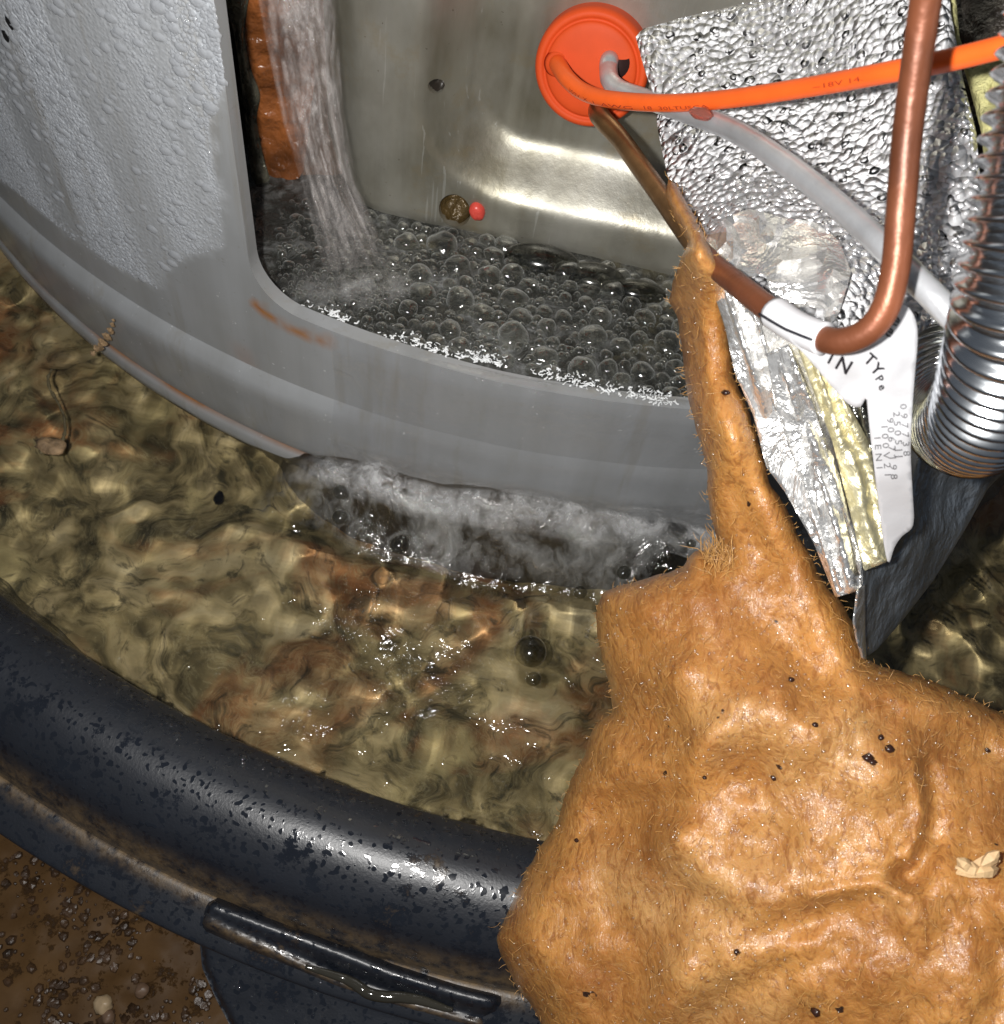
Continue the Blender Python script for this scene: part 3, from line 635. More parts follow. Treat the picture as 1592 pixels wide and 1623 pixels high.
for (x, y, r, lb) in [(541, 773, 15, 'upper small bubble of the pair left of the big bubble on the pan water'), (540, 812, 16, 'lower small bubble of the pair left of the big bubble on the pan water'),
                      (634, 853, 21, 'clear round bubble with a bright streak below the froth on the pan water'), (989, 900, 15, 'dark bubble in the froth just above the brown insulation corner'),
                      (920, 932, 14, 'dark bubble beside the top left corner of the brown insulation'), (841, 1018, 30, 'largest bubble on the pan water, in the open brown part'),
                      (846, 1070, 13, 'small bubble just below the largest bubble on the pan water'), (1095, 853, 12, 'small bubble against the jacket foot beside the insulation neck'), (1130, 868, 10, 'tiny bubble at the insulation neck by the jacket foot')]:
    p = at_z([(x, y+r*.5)], .0)[0]
    for _ in range(12): zz_ = float(pile(np.array([math.degrees(math.atan2(p[0], -p[1]))]), np.array([math.hypot(p[0], p[1])]))[0])+.012; p = at_z([(x, y+r*.5)], .5*p[2]+.5*zz_)[0]
    bubble(p, r*2.4/FPX*.98, lb)
# foam inside the opening: packed by rejection in plan
pool = [(-.62, -2.05), (-.48, -2.03), (1.1, -2.04), (1.1, -2.2), (1.1, -2.38), (.5, -2.41), (.0, -2.44), (-.3, -2.44), (-.45, -2.41), (-.55, -2.34), (-.62, -2.2)]
pl = []
for k in range(9000):
    p = np.array([rnd.uniform(-.62, .9), rnd.uniform(-2.44, -2.04)])
    if not inside(p[None], np.array(pool))[0]: continue
    px = proj([[p[0], p[1], .6]])[0]
    dens = 1. if px[0] > 640 else .35
    if px[1] > 560+.1*(px[0]-800) and rnd.random() < .7: continue
    r = rnd.choice([.009, .012, .014, .017, .020, .024]) if k > 240 else rnd.uniform(.022, .042)
    if px[0] < 620: r *= .6
    if rnd.random() > dens: continue
    if all((p[0]-q[0])**2+(p[1]-q[1])**2 > (.80*(r+q[2]))**2 for q in pl): pl.append((p[0], p[1], r))
    if len(pl) > 760: break
pl.sort(key=lambda q: -q[2])
for x, y, r in pl[:290]: bubble((x, y, .598+rnd.uniform(-.004, .004)), r, 'clear round bubble in the packed foam inside the flooded opening', 'foam bubbles inside the opening')
parts = []
for x, y, r in pl[290:]+[(rnd.uniform(-.6, .85), rnd.uniform(-2.43, -2.06), rnd.uniform(.004, .009)) for _ in range(500)]:
    v_, f_ = hemi(8, 4); parts.append((np.array(v_)*r+np.array([x, y, .602]), f_))
V, F = join(parts); mk('fine_foam', V, F, BUBBLE, kind='stuff', label='fine foam of tiny bubbles between the larger ones in the opening', cat='foam')
for (x, y, r) in [(860, 405, 62), (945, 432, 50), (1015, 455, 44)]:
    p = at_z([(x, y+8)], .6)[0]; o = bubble(p, r*2.55/FPX, {860: 'large flattened bubble pressed against the steel plate, leftmost of three', 945: 'large flattened bubble against the steel plate, middle of three', 1015: 'large flattened bubble against the steel plate, nearest the insulation'}[x]); o.scale.z *= .45; o.scale.y *= .6; o.rotation_euler.z = .05
# glint line at the sill: highlights on the splash built as pale filaments
def ball0(c, r, seg=7, rings=5):
    V = []; F = []
    for j in range(rings+1):
        t_ = math.pi*j/rings
        for k in range(seg): V.append((c[0]+r*math.sin(t_)*math.cos(2*math.pi*k/seg), c[1]+r*math.sin(t_)*math.sin(2*math.pi*k/seg), c[2]+r*math.cos(t_)))
    for j in range(rings):
        for k in range(seg): F.append((j*seg+k, (j+1)*seg+k, (j+1)*seg+(k+1) % seg, j*seg+(k+1) % seg))
    return np.array(V), F
def curls(cx, cy, n, sp, zf, name, label):
    parts = []
    for k in range(n):
        c = np.array([rnd.gauss(cx, sp[0]), rnd.gauss(cy, sp[1])]); L = []; a = rnd.uniform(0, 6); p = c.copy()
        for i in range(10): p = p+1.7*np.array([math.cos(a), math.sin(a)]); a += rnd.uniform(-.9, .9); L.append(p.copy())
        parts.append(sweep(zf(np.array(L)), .0022, 5))
    return parts
GL = simple('splash_glint_white', (.85, .87, .88), .12, 0, 40, .2, .003, .05)  # near-white colour standing in for flash glints on the splash
parts = []; sill = catmull(np.array([(470, 478, 0), (520, 500, 0), (600, 535, 0), (700, 560, 0), (780, 575, 0), (860, 595, 0), (930, 615, 0), (1000, 630, 0), (1060, 640, 0)]), 8)[:, :2]
for k in range(620):
    b0 = sill[rnd.randrange(len(sill))]; w_ = vnoise(np.array([[b0[0]/38, 3.3, 0]]), 4)[0] > (.30 if b0[0] < 690 else -.55)
    if not w_ and rnd.random() < .93: continue
    p = b0+np.array([rnd.gauss(0, 6), -abs(rnd.gauss(0, 8))-1]); L = []; a = rnd.uniform(0, 6)
    for i_ in range(rnd.randrange(2, 8)): p = p+1.9*np.array([math.cos(a), math.sin(a)*.7]); a += rnd.uniform(-1.1, 1.1); L.append(p.copy())
    parts.append(sweep(at_z(np.array(L), .622), rnd.choice([.0009, .0014, .0022]), 5))
V, F = join(parts); mk('glint_filaments', V, F, GL, kind='stuff', label='bright broken filaments shaped as glints on the splashing water along the sill', cat='splash')
parts = []
for k in range(90):
    c_ = at_z([(rnd.gauss(565, 34), rnd.gauss(415, 22))], .61+abs(rnd.gauss(0, .04)))[0]; parts.append(ball0(c_, rnd.choice([.003, .004, .006])))
V, F = join(parts); mk('splash_drops', V, F, DROP, kind='stuff', label='small drops thrown up where the stream hits the foam', cat='splash')
line = np.array([at_z([p_], 0.6)[0][:2] for p_ in ((470, 420), (500, 445), (560, 455), (620, 440), (650, 400))]); 
line = catmull(P3(line), 6)[:, :2]; ribbon_froth(line, (-.07, .07), .60, .035, m_froth('impact_froth', .42, .66, (1, 1, 1), sc=11, col=(.50, .50, .49), top=.6), 'impact_froth', label='pale churned froth around the foot of the falling stream', cat='froth')
# ================================================================== grommet and lines
GC = at_y([(938, 108)], YP+.06)[0]; nrm = np.array([-.05, -math.cos(.30), math.sin(.30)]); nrm /= np.linalg.norm(nrm)
ga = np.cross([0, 0, 1.], nrm); ga /= np.linalg.norm(ga); gb = np.cross(nrm, ga)
GR = thing('cable_grommet', 'round orange silicone grommet in the steel plate with three lines through it', 'grommet', GC)
def disc(prof, c, n=64):
    V = [];
    for i in range(n):
        an = 2*math.pi*i/n
        for r, h in prof: V.append(c+r*(math.cos(an)*ga+math.sin(an)*gb)+h*nrm)
    return np.array(V), gridfaces(n, len(prof), True)
V, F = disc(catmull([(.125, -.06), (.126, -.01), (.124, .006), (.118, .014), (.110, .015), (.104, .011), (.100, .012), (.096, .017), (.08, .021), (.04, .024), (.0005, .025)], 4), GC)
mk('grommet_body', V, F, SILICONE, GR)
G0 = GC+nrm*.022
def gpt(px, py, h=.0):      # point on the grommet face seen at that pixel
    r = rays([(px, py)])[0]; c = GC+nrm*(.022+h); t_ = ((c-CAM)@nrm)/(r@nrm); return CAM+r*t_
V, F = sweep(np.array([gpt(975, 100, -.01)+.0*nrm, gpt(975, 100, .003)]), .032, 24); mk('wire_hole', V, F, simple('dark_hole', (.02, .004, .003), .8), GR)
V, F = sweep(np.array([gpt(884, 100, -.01), gpt(884, 102, .004)]), [.030, .024], 24); mk('collar', V, F, SILICONE, GR)
def px_path(ctrl, pre=()):
    X = [np.array(p) for p in pre]+[at_d([(a, b)], d)[0] for a, b, d in ctrl]
    return catmull(np.array(X), 12)
OW = px_path([(900, 125, 2.14), (925, 145, 2.10), (965, 157, 2.04), (1050, 163, 1.93), (1150, 157, 1.80), (1280, 138, 1.64), (1400, 116, 1.49), (1500, 96, 1.40), (1575, 78, 1.34), (1700, 45, 1.25)], [gpt(884, 98, -.02), gpt(886, 104, .02)])
wire = thing('orange_wire', 'orange insulated wire running from the grommet to the right edge', 'wire', OW[0])
ORAD = np.interp(np.linspace(0, 1, len(OW)), [0, .3, 1], [.0195, .0170, .0152]); V, F = sweep(OW, ORAD, 18); mk('insulation_sleeve', V, F, ORANGE, wire)
# printing along the wire
def text_mesh(s, size=1., bold=0.):
    cu = bpy.data.curves.new('txt', 'FONT'); cu.body = s; cu.size = size; cu.offset = bold; cu.resolution_u = 2
    ob = bpy.data.objects.new('txt', cu); COL.objects.link(ob); dg = bpy.context.evaluated_depsgraph_get(); dg.update()
    me = ob.evaluated_get(dg).to_mesh(); V = np.array([v.co[:] for v in me.vertices]); F = [tuple(p.vertices) for p in me.polygons]
    ob.evaluated_get(dg).to_mesh_clear(); bpy.data.objects.remove(ob); bpy.data.curves.remove(cu); return V, F
def wire_text(s, px0, px1, hgt, off):
    V, F = text_mesh(s); w = V[:, 0].max(); X = []
    P = proj(OW); k0 = np.argmin(abs(P[:, 0]-px0)); k1 = np.argmin(abs(P[:, 0]-px1))
    for v in V:
        t_ = v[0]/w; i = k0+(k1-k0)*t_; i0 = int(i); f = i-i0; c = OW[i0]*(1-f)+OW[min(i0+1, len(OW)-1)]*f; tg = OW[min(i0+1, len(OW)-1)]-OW[i0]; tg /= np.linalg.norm(tg)
        tow = CAM-c; tow -= tg*(tow@tg); tow /= np.linalg.norm(tow); sd_ = np.cross(tow, tg); an = off+v[1]*hgt; X.append(c+(ORAD[i0]+.0004)*(math.cos(an)*tow+math.sin(an)*sd_))
    return np.array(X), F
V, F = wire_text('300V  X  1  AWG', 912, 1012, .62, -.95); mk('printed_text', V, F, REDINK, wire)
V, F = wire_text('18  30LTUSCA', 1026, 1135, .62, -.80); mk('printed_text', V, F, REDINK, wire)
V, F = wire_text('~18V 14.', 1305, 1385, .62, -.3); mk('printed_text', V, F, REDINK, wire)
AL = px_path([(968, 128, 2.13), (985, 143, 2.10), (1020, 155, 2.05), (1070, 172, 1.95), (1160, 205, 1.80), (1240, 255, 1.67), (1320, 318, 1.55), (1400, 390, 1.44), (1470, 460, 1.38), (1530, 520, 1.36), (1610, 590, 1.36)], [gpt(968, 92, -.03), gpt(966, 97, .01), gpt(965, 110, .03)])
V, F = sweep(AL, np.interp(np.linspace(0, 1, len(AL)), [0, .35, 1], [.0205, .0195, .0188]), 18)
mk('aluminium_tube', V, F, ALU, label='dull silver aluminium tube leaving the grommet and passing behind the orange wire', cat='tube')
# pinkish droplet hanging under the orange wire
def ball(c, r, sz=(1, 1, 1), seg=14, rings=8, wob=0):
    V = []; F = []
    for j in range(rings+1):
        t_ = math.pi*j/rings
        for k in range(seg):
            v = np.array([math.sin(t_)*math.cos(2*math.pi*k/seg), math.sin(t_)*math.sin(2*math.pi*k/seg), math.cos(t_)])*sz; V.append(v*r)
    V = np.array(V); V = V*(1+wob*fbm(V/r+c*9, 1.6, 2))[:, None]+c
    for j in range(rings):
        for k in range(seg): F.append((j*seg+k, (j+1)*seg+k, (j+1)*seg+(k+1) % seg, j*seg+(k+1) % seg))
    return V, F
V, F = ball(at_d([(1112, 180)], 1.82)[0], .013, (1.7, 1, .8), wob=.15); t = NT('pink_drop'); mk('hanging_drop', V, F, t.end(t.bsdf(Base_Color=c4(.62, .26, .20), Roughness=.03, Transmission_Weight=.8, IOR=1.33)), label='pinkish water drop clinging beneath the orange wire', cat='water drop')
CP = px_path([(952, 185, 2.13), (985, 222, 2.05), (1018, 268, 1.96), (1055, 320, 1.86), (1095, 378, 1.75), (1130, 418, 1.66), (1175, 455, 1.55), (1220, 490, 1.46), (1270, 522, 1.40), (1325, 541, 1.35), (1372, 527, 1.32), (1403, 490, 1.30), (1420, 425, 1.285), (1428, 340, 1.27), (1438, 220, 1.245), (1452, 110, 1.21), (1468, 0, 1.17), (1480, -80, 1.13)], [gpt(948, 172, -.03)])
copper = thing('copper_line', 'copper thermocouple tube making a hook through the white tag', 'tube', CP[0])
P = proj(CP); ks = np.argmin(abs(P[:, 0]-1120)+abs(P[:, 1]-410))
rad = np.interp(np.arange(len(CP)), [0, ks*.4, ks, len(CP)], [.0222, .0200, .0182, .0182])
V, F = sweep(CP[:ks+1], rad[:ks+1], 18); mk('aged_section', V, F, BRONZE, copper, label='dull brown aged length of the copper line nearest the grommet')
wob = 1+.03*fbm(CP[ks:], 5, 2)
V, F = sweep(CP[ks:], rad[ks:]*wob, 20); mk('bright_section', V, F, COPPER, copper)
ka, kb = np.argmin(np.hypot(P[:, 0]-1228, P[:, 1]-497)), np.argmin(np.hypot(P[:, 0]-1308, P[:, 1]-537))
# ================================================================== white tag
tag_d = tps([(1230, 500, 1.41), (1320, 550, 1.37), (1300, 640, 1.44), (1340, 600, 1.41), (1400, 480, 1.35), (1450, 500, 1.38), (1450, 680, 1.47), (1446, 830, 1.66), (1408, 890, 1.70), (1380, 700, 1.50)])
TG = thing('paper_tag', 'white printed paper tag folded round the copper tube', 'tag', at_d([(1380, 600)], 1.42)[0])
pth = CP[ka:kb+1]; V, F = sweep(pth, .0232, 20); V += .0015*fbm(V, 14, 2)[:, None]; mk('sleeve', V, F, PAPER, TG)
# blue-black line on the sleeve
L = []
for i in range(ka, kb+1):
    c = CP[i]; tg = CP[i+1]-CP[i]; tg /= np.linalg.norm(tg); tw = CAM-c; tw -= tg*(tw@tg); tw /= np.linalg.norm(tw); s_ = np.cross(tw, tg); an = -.55+.35*(i-ka)/(kb-ka); L.append(c+.0250*(math.cos(an)*tw+math.sin(an)*s_))
V, F = sweep(np.array(L), .0022, 6); mk('printed_line', V, F, INK, TG)
leaf = catmull([(p[0], p[1], 0) for p in [(1380, 505), (1395, 487), (1420, 481), (1440, 487), (1452, 508), (1455, 540), (1450, 600), (1446, 660), (1444, 720), (1447, 780), (1448, 832), (1430, 850), (1418, 868), (1409, 893), (1401, 860), (1393, 800), (1386, 740), (1380, 690), (1376, 650), (1373, 630), (1364, 645), (1345, 640), (1318, 612), (1296, 585), (1272, 558), (1250, 535), (1270, 530), (1330, 548)]], 4, True)[:, :2]
V, T, lp = trifill(leaf, 6); n = len(V); dv = tag_d(V)+.012*np.sin(V[:, 1]/45)+.006*fbm(P3(V)/50, 1, 2)
tagd2 = lambda P: tag_d(P)+.012*np.sin(np.asarray(P)[:, 1]/45)+.006*fbm(P3(P)/50, 1, 2)
A = at_d(V, dv); B = at_d(V, dv+.006); T = [tuple(t_) for t_ in T]; b = lp[0]
F = [t_[::-1] for t_ in T]+[tuple(n+i for i in t_) for t_ in T]+[(b[i], b[(i+1) % len(b)], n+b[(i+1) % len(b)], n+b[i]) for i in range(len(b))]
mk('leaf', np.concatenate([A, B]), F, PAPER, TG)
def decal(s, px, py, size, ang, dfun, par, mat=INK, bold=.018, sx=1.):
    V, F = text_mesh(s, 1., bold); c, s_ = math.cos(ang), math.sin(ang); x = V[:, 0]*size*sx; y = -V[:, 1]*size
    P = np.stack([px+c*x-s_*y, py+s_*x+c*y], 1); mk('printed_text', at_d(P, dfun(P)-.0025), F, mat, par)
R_ = math.radians
decal('de', 1398, 500, 30, R_(38), tagd2, TG); decal('e', 1400, 527, 30, R_(38), tagd2, TG)
decal('s', 1344, 556, 28, R_(28), tagd2, TG); decal('I', 1310, 574, 28, R_(28), tagd2, TG); decal('N', 1322, 582, 32, R_(30), tagd2, TG)
for ch, x, y, a in (('T', 1368, 571, 42), ('Y', 1379, 585, 48), ('P', 1387, 600, 55), ('e', 1392, 612, 64)): decal(ch, x, y, 26 if ch in 'TY' else 18, R_(a), tagd2, TG)
for ln, x, y, n_ in (('0 9 7 7 3 8', 1427, 640, 18), ('2 5 0 5 J J', 1416, 652, 18), ('9 0 6 7 1 9 8', 1406, 662, 18), ('1 0 0 V 2 1', 1397, 672, 18), ('1 E N 1', 1386, 690, 17)): decal(ln, x, y, n_*.85, R_(86), tagd2, TG, GREYINK, .0, 1.25)
# ================================================================== conduit
CD = catmull(np.array([at_d([(a, b)], d)[0] for a, b, d in [(1735, -60, 1.12), (1712, 60, 1.15), (1684, 180, 1.17), (1660, 300, 1.19), (1640, 400, 1.21), (1620, 500, 1.25), (1600, 575, 1.32), (1576, 638, 1.42), (1544, 670, 1.55), (1515, 658, 1.69), (1498, 606, 1.80), (1488, 530, 1.88), (1480, 470, 1.95), (1475, 400, 2.05)]]), 24)
s = np.r_[0, np.cumsum(np.linalg.norm(np.diff(CD, axis=0), axis=1))]; pitch = .0235; N = int(s[-1]/pitch*9); si = np.linspace(0, s[-1], N)
path = np.stack([np.interp(si, s, CD[:, k]) for k in range(3)], 1); ph = (si/pitch) % 1.0
rad = .078+.0085*(1-np.abs(np.sin(math.pi*ph))**1.6*1.9)
flex = thing('flexible_conduit', 'corrugated zinc flexible conduit bending down at the right edge', 'conduit', path[0])
V, F = sweep(path, rad, 40); mk('corrugated_tube', V, F, ZINC, flex)
# ================================================================== foil-faced blanket
foil_d = tps([(1010, 55, 2.02), (1060, 290, 1.93), (1240, 0, 1.97), (1440, -40, 1.78), (1540, 200, 1.66), (1150, 430, 1.66), (1300, 450, 1.60), (1480, 450, 1.62), (1200, 200, 1.90), (1300, 300, 1.75), (1400, 100, 1.78), (1170, 560, 1.68), (1350, 650, 1.66), (1360, 940, 1.72), (1230, 800, 1.72)])
FO = thing('foil_blanket', 'crumpled silver foil sheet beaded with water behind the wires', 'foil', at_d([(1300, 400)], 1.8)[0])
def fold(P):
    P = np.asarray(P, float); return .030*fbm(P3(P)/190, 1, 2, 2)+.008*fbm(P3(P)/90, 1, 3, 3)+.003*np.abs(fbm(P3(P)/28, 1, 3, 9))
upper = [(1008, 58), (1018, 46), (1080, 28), (1150, 12), (1240, -12), (1330, -60), (1500, -60), (1508, 20), (1528, 130), (1548, 210), (1556, 300), (1552, 380), (1530, 440), (1500, 500), (1440, 540), (1340, 560), (1230, 520), (1190, 480), (1150, 430), (1112, 380), (1062, 292), (1050, 240), (1042, 200), (1040, 160), (1022, 110)]
V, F, P_, dd_ = shell(upper, 9, foil_d, .010, 10, lambda P: fold(P)+.05*np.exp(-((P[:, 0]-(1495-.06*P[:, 1]))/14)**2)*0)
mk('beaded_sheet', V, F, FOIL, FO)
# round beads of water on the foil, larger ones
PP = []; rr = []
reg = [((1060, 1300), (270, 400), 90, (.006, .018)), ((1480, 1545), (300, 480), 40, (.006, .016)), ((1040, 1500), (60, 300), 600, (.003, .007)), ((1500, 1550), (150, 420), 60, (.004, .008)), ((1080, 1480), (250, 460), 200, (.003, .008))]
for (x0, x1), (y0, y1), n_, (ra, rb) in reg:
    for k in range(n_):
        PP.append((rnd.uniform(x0, x1), rnd.uniform(y0, y1))); rr.append(rnd.uniform(ra, rb)*rnd.uniform(.6, 1))
PP = np.array(PP); kk = inside(PP, np.array(upper)) & (segdist(PP, upper, True) > 8); PP = PP[kk]; rr = np.array(rr)[kk]
C_ = at_d(PP, foil_d(PP)+fold(PP)-.003); e1 = at_d(PP+[8, 0], foil_d(PP+[8, 0]))-at_d(PP, foil_d(PP)); e2 = at_d(PP+[0, 8], foil_d(PP+[0, 8]))-at_d(PP, foil_d(PP)); Nn = np.cross(e2, e1); Nn /= np.linalg.norm(Nn, axis=1)[:, None]; Nn *= np.sign(((CAM-C_)*Nn).sum(1))[:, None]
V, F = domes(C_, Nn, rr, .6, seg=10, rough=.08)
mk('water_beads', V, F, DROP, FO, kind='stuff')
# crumpled fold in the middle
V, F, P_, _d = shell([(1112, 382), (1150, 345), (1190, 330), (1240, 345), (1290, 350), (1330, 380), (1350, 430), (1330, 500), (1290, 545), (1240, 515), (1225, 470), (1212, 430), (1190, 440), (1150, 430)], 13, lambda P: foil_d(P)-.035, .02, 14,
    lambda P: .14*np.abs(fbm(P3(P)/75, 1, 2, 50))+.05*fbm(P3(P)/34, 1, 2, 51)); mk('crumpled_fold', V, F, FOILP, FO, flat=True)
# long pleats running down to the tip
def pleat(poly, mat, seed, off, amp=.02, flat=False, step=6):
    a = np.array(poly[0], float); ax = np.array([.33, 1.]); ax /= np.linalg.norm(ax); nx = np.array([ax[1], -ax[0]])
    def dsp(P):
        P = np.asarray(P, float)-a; u = P@nx; v = P@ax
        return amp*2.3*fbm(np.stack([u/24, v/170, 0*u], 1), 1, 2, seed)+.022*np.abs(((u+4*fbm(np.stack([u/60, v/60, 0*u], 1), 1, 2, 9))/17) % 2-1)+.004*fbm(np.stack([u/9, v/26, 0*u], 1), 1, 2, seed+5)-.004*np.exp(-(((v % 34)-4)/3)**2)
    V, F, P_, _d = shell(poly, step, lambda P: foil_d(P)+off, .012, 8, dsp); return mk('pleat', V, F, mat, FO, flat=flat)
pleat([(1120, 430), (1160, 460), (1230, 520), (1290, 560), (1310, 640), (1335, 760), (1368, 890), (1368, 930), (1325, 948), (1290, 860), (1245, 780), (1215, 740), (1195, 660), (1165, 590), (1150, 520)], FOILP, 71, .02, .028)
pleat([(1262, 545), (1300, 560), (1345, 640), (1378, 700), (1395, 800), (1408, 890), (1370, 905), (1345, 800), (1320, 700), (1290, 620)], FOILY, 83, .0, .022)
pleat([(1215, 560), (1250, 545), (1290, 640), (1325, 760), (1355, 890), (1368, 935), (1328, 946), (1300, 850), (1262, 740), (1230, 650)], FOILP, 91, -.015, .03)
pleat([(1330, 600), (1376, 640), (1392, 740), (1400, 830), (1378, 800), (1352, 700)], simple('dark_foil', (.16, .16, .15), .2, .9, 14, .8, .04, .5), 95, .01, .02)
# far face of the folded blanket, shade put into its darker foil colour
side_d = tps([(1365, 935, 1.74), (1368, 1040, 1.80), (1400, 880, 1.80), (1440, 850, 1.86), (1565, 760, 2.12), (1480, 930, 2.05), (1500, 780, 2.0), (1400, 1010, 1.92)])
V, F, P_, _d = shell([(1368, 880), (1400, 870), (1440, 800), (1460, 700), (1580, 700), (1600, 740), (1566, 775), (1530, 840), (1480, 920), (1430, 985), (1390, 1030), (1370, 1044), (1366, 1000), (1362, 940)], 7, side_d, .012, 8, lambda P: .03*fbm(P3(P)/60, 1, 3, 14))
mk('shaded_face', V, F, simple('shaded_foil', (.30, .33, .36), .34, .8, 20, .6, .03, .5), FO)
V, F, P_, _d = shell([(1358, 935), (1372, 925), (1372, 1000), (1374, 1046), (1366, 1044), (1356, 1010), (1352, 985)], 4, lambda P: side_d(P)-.035, .012, 5, lambda P: .01*fbm(P3(P)/14, 1, 2, 17)); mk('folded_edge', V, F, FOILP, FO)
# pale yellow fibreglass showing at the blanket's edge
V, F, P_, _d = shell([(1492, -40), (1512, -40), (1522, 60), (1540, 110), (1575, 90), (1600, 60), (1620, 200), (1600, 420), (1560, 420), (1565, 300), (1556, 210), (1535, 130), (1512, 60)], 7, lambda P: foil_d(P)+.03, .03, 10, lambda P: .02*fbm(P3(P)/20, 1, 3, 19)); mk('fibreglass_core', V, F, PALE, FO)
V, F, P_, _d = shell([(1500, -60), (1640, -60), (1640, 300), (1500, 260)], 12, lambda P: foil_d(P)+.14, .02, 10, lambda P: .03*fbm(P3(P)/40, 1, 3, 23)); mk('dark_mesh_backing', V, F, simple('dark_backing', (.035, .028, .022), .35, .2, 60, .8, .02, .5), FO)
# ================================================================== brown insulation
ins_d = tps([(1060, 290, 1.76), (1090, 350, 1.67), (1100, 400, 1.58), (1085, 470, 1.78), (1150, 520, 1.72), (1120, 650, 1.76), (1150, 800, 1.80), (1200, 800, 1.76), (1150, 880, 1.84), (950, 950, 2.02), (970, 1130, 2.0), (880, 1300, 2.08), (800, 1480, 2.10), (860, 1600, 2.05), (1050, 1000, 1.88), (1150, 1150, 1.74), (1200, 1350, 1.72), (1100, 1550, 1.78), (1350, 1000, 1.78), (1350, 1200, 1.66), (1592, 1150, 1.76), (1592, 1400, 1.62), (1592, 1650, 1.60), (1350, 1600, 1.66), (1300, 900, 1.76)])
INS = thing('brown_insulation', 'soaked orange brown fibreglass wad draped over the pan rim', 'insulation', at_d([(1200, 1300)], 1.9)[0])
blob = [(1060, 282), (1078, 300), (1100, 340), (1122, 385), (1146, 430), (1152, 480), (1158, 540), (1165, 600), (1190, 660), (1212, 730), (1222, 770), (1245, 800), (1262, 840), (1290, 890), (1310, 930), (1335, 955), (1352, 985), (1364, 1020), (1374, 1046), (1420, 1062), (1480, 1080), (1540, 1108), (1600, 1135), (1700, 1180), (1700, 1720), (860, 1720), (858, 1623), (840, 1590), (815, 1560), (800, 1525), (787, 1500), (785, 1485), (800, 1455), (815, 1420), (835, 1380), (858, 1340), (880, 1310), (897, 1262), (905, 1235), (925, 1200), (936, 1165), (950, 1142), (972, 1130), (968, 1090), (955, 1050), (947, 1010), (945, 970), (955, 940), (985, 928), (1040, 912), (1080, 900), (1096, 880), (1104, 872), (1130, 878), (1140, 862), (1128, 820), (1120, 780), (1122, 750), (1110, 700), (1096, 650), (1085, 590), (1080, 540), (1072, 500), (1060, 478), (1070, 440), (1080, 405), (1090, 385), (1068, 350), (1055, 310)]
bl = resample(blob, 6.5); nn_ = np.stack([fbm(P3(bl)/16, 1, 3, 61), fbm(P3(bl)/16, 1, 3, 62)], 1)*3.2; bl = bl+nn_*((bl[:, 0] < 1650) & (bl[:, 1] < 1680))[:, None]
CREASE = [([(975, 1130), (1010, 1150), (1060, 1140), (1090, 1120)], 26, .05), ([(880, 1330), (960, 1290), (1080, 1260), (1150, 1240), (1200, 1230)], 22, .045), ([(1150, 900), (1200, 980), (1240, 1040), (1290, 1080)], 24, .04), ([(1230, 930), (1270, 1040), (1300, 1070)], 16, .03),
          ([(1270, 1460), (1350, 1430), (1380, 1400), (1450, 1390)], 14, .035), ([(1130, 1440), (1200, 1470), (1290, 1470), (1400, 1440)], 16, .03), ([(1470, 1220), (1482, 1280), (1478, 1340), (1440, 1390)], 9, .03), ([(1120, 1620), (1160, 1570), (1260, 1530), (1400, 1480)], 14, .03), ([(1540, 1440), (1580, 1500), (1590, 1600)], 12, .03), ([(1150, 880), (1140, 820), (1160, 780)], 14, .03), ([(1200, 720), (1180, 820), (1230, 900)], 15, .03)]
RIDGE = [([(1080, 1080), (1120, 1160), (1100, 1230)], 45, .05), ([(1250, 1150), (1330, 1180), (1400, 1230)], 60, .03), ([(1080, 1340), (1140, 1400), (1120, 1450)], 50, .04), ([(1080, 1560), (1050, 1600)], 45, .03), ([(1450, 1210), (1462, 1290), (1440, 1360)], 12, .02), ([(1290, 1420), (1390, 1400), (1440, 1420)], 14, .02)]
def insdisp(P):
    h = .05*fbm(P3(P)/210, 1, 2, 70)+.030*fbm(P3(P)/110, 1, 2, 71)+.006*fbm(P3(P)/34, 1, 3, 75)+.002*fbm(P3(P)/13, 1, 2, 78)
    for L_, w_, a_ in CREASE: h = h+a_*np.exp(-(segdist(P, L_)/(w_*1.7+4))**2)*.72
    for L_, w_, a_ in RIDGE: h = h-a_*np.exp(-(segdist(P, L_)/w_)**2)
    return h
V, F, PV, DV = shell(bl, 6.5, ins_d, .11, 48, insdisp); mk('wad', V, F, INSUL, INS)
n = len(PV); WV = V[:n]
fc = np.where((PV[:, 0] < 1600) & (PV[:, 1] < 1640) & (segdist(PV, bl, True) > 5))[0]
ii = RG.choice(fc, 3000); w_ = np.exp(-((PV[ii]-[1180, 1180])**2).sum(1)/260**2)+np.exp(-((PV[ii]-[1130, 1420])**2).sum(1)/170**2)+.25; ii = ii[RG.random(len(ii)) < w_]
cp = WV[ii]+RG.normal(0, .006, (len(ii), 1))*RT+RG.normal(0, .006, (len(ii), 1))*UP
e_ = (CAM-cp); e_ /= np.linalg.norm(e_, axis=1)[:, None]; V, F = domes(cp+e_*.001, e_+RG.normal(0, .35, e_.shape), RG.uniform(.0012, .0030, len(ii)), .7, seg=6)
mk('water_beads', V, F, SPARK, INS, kind='stuff')
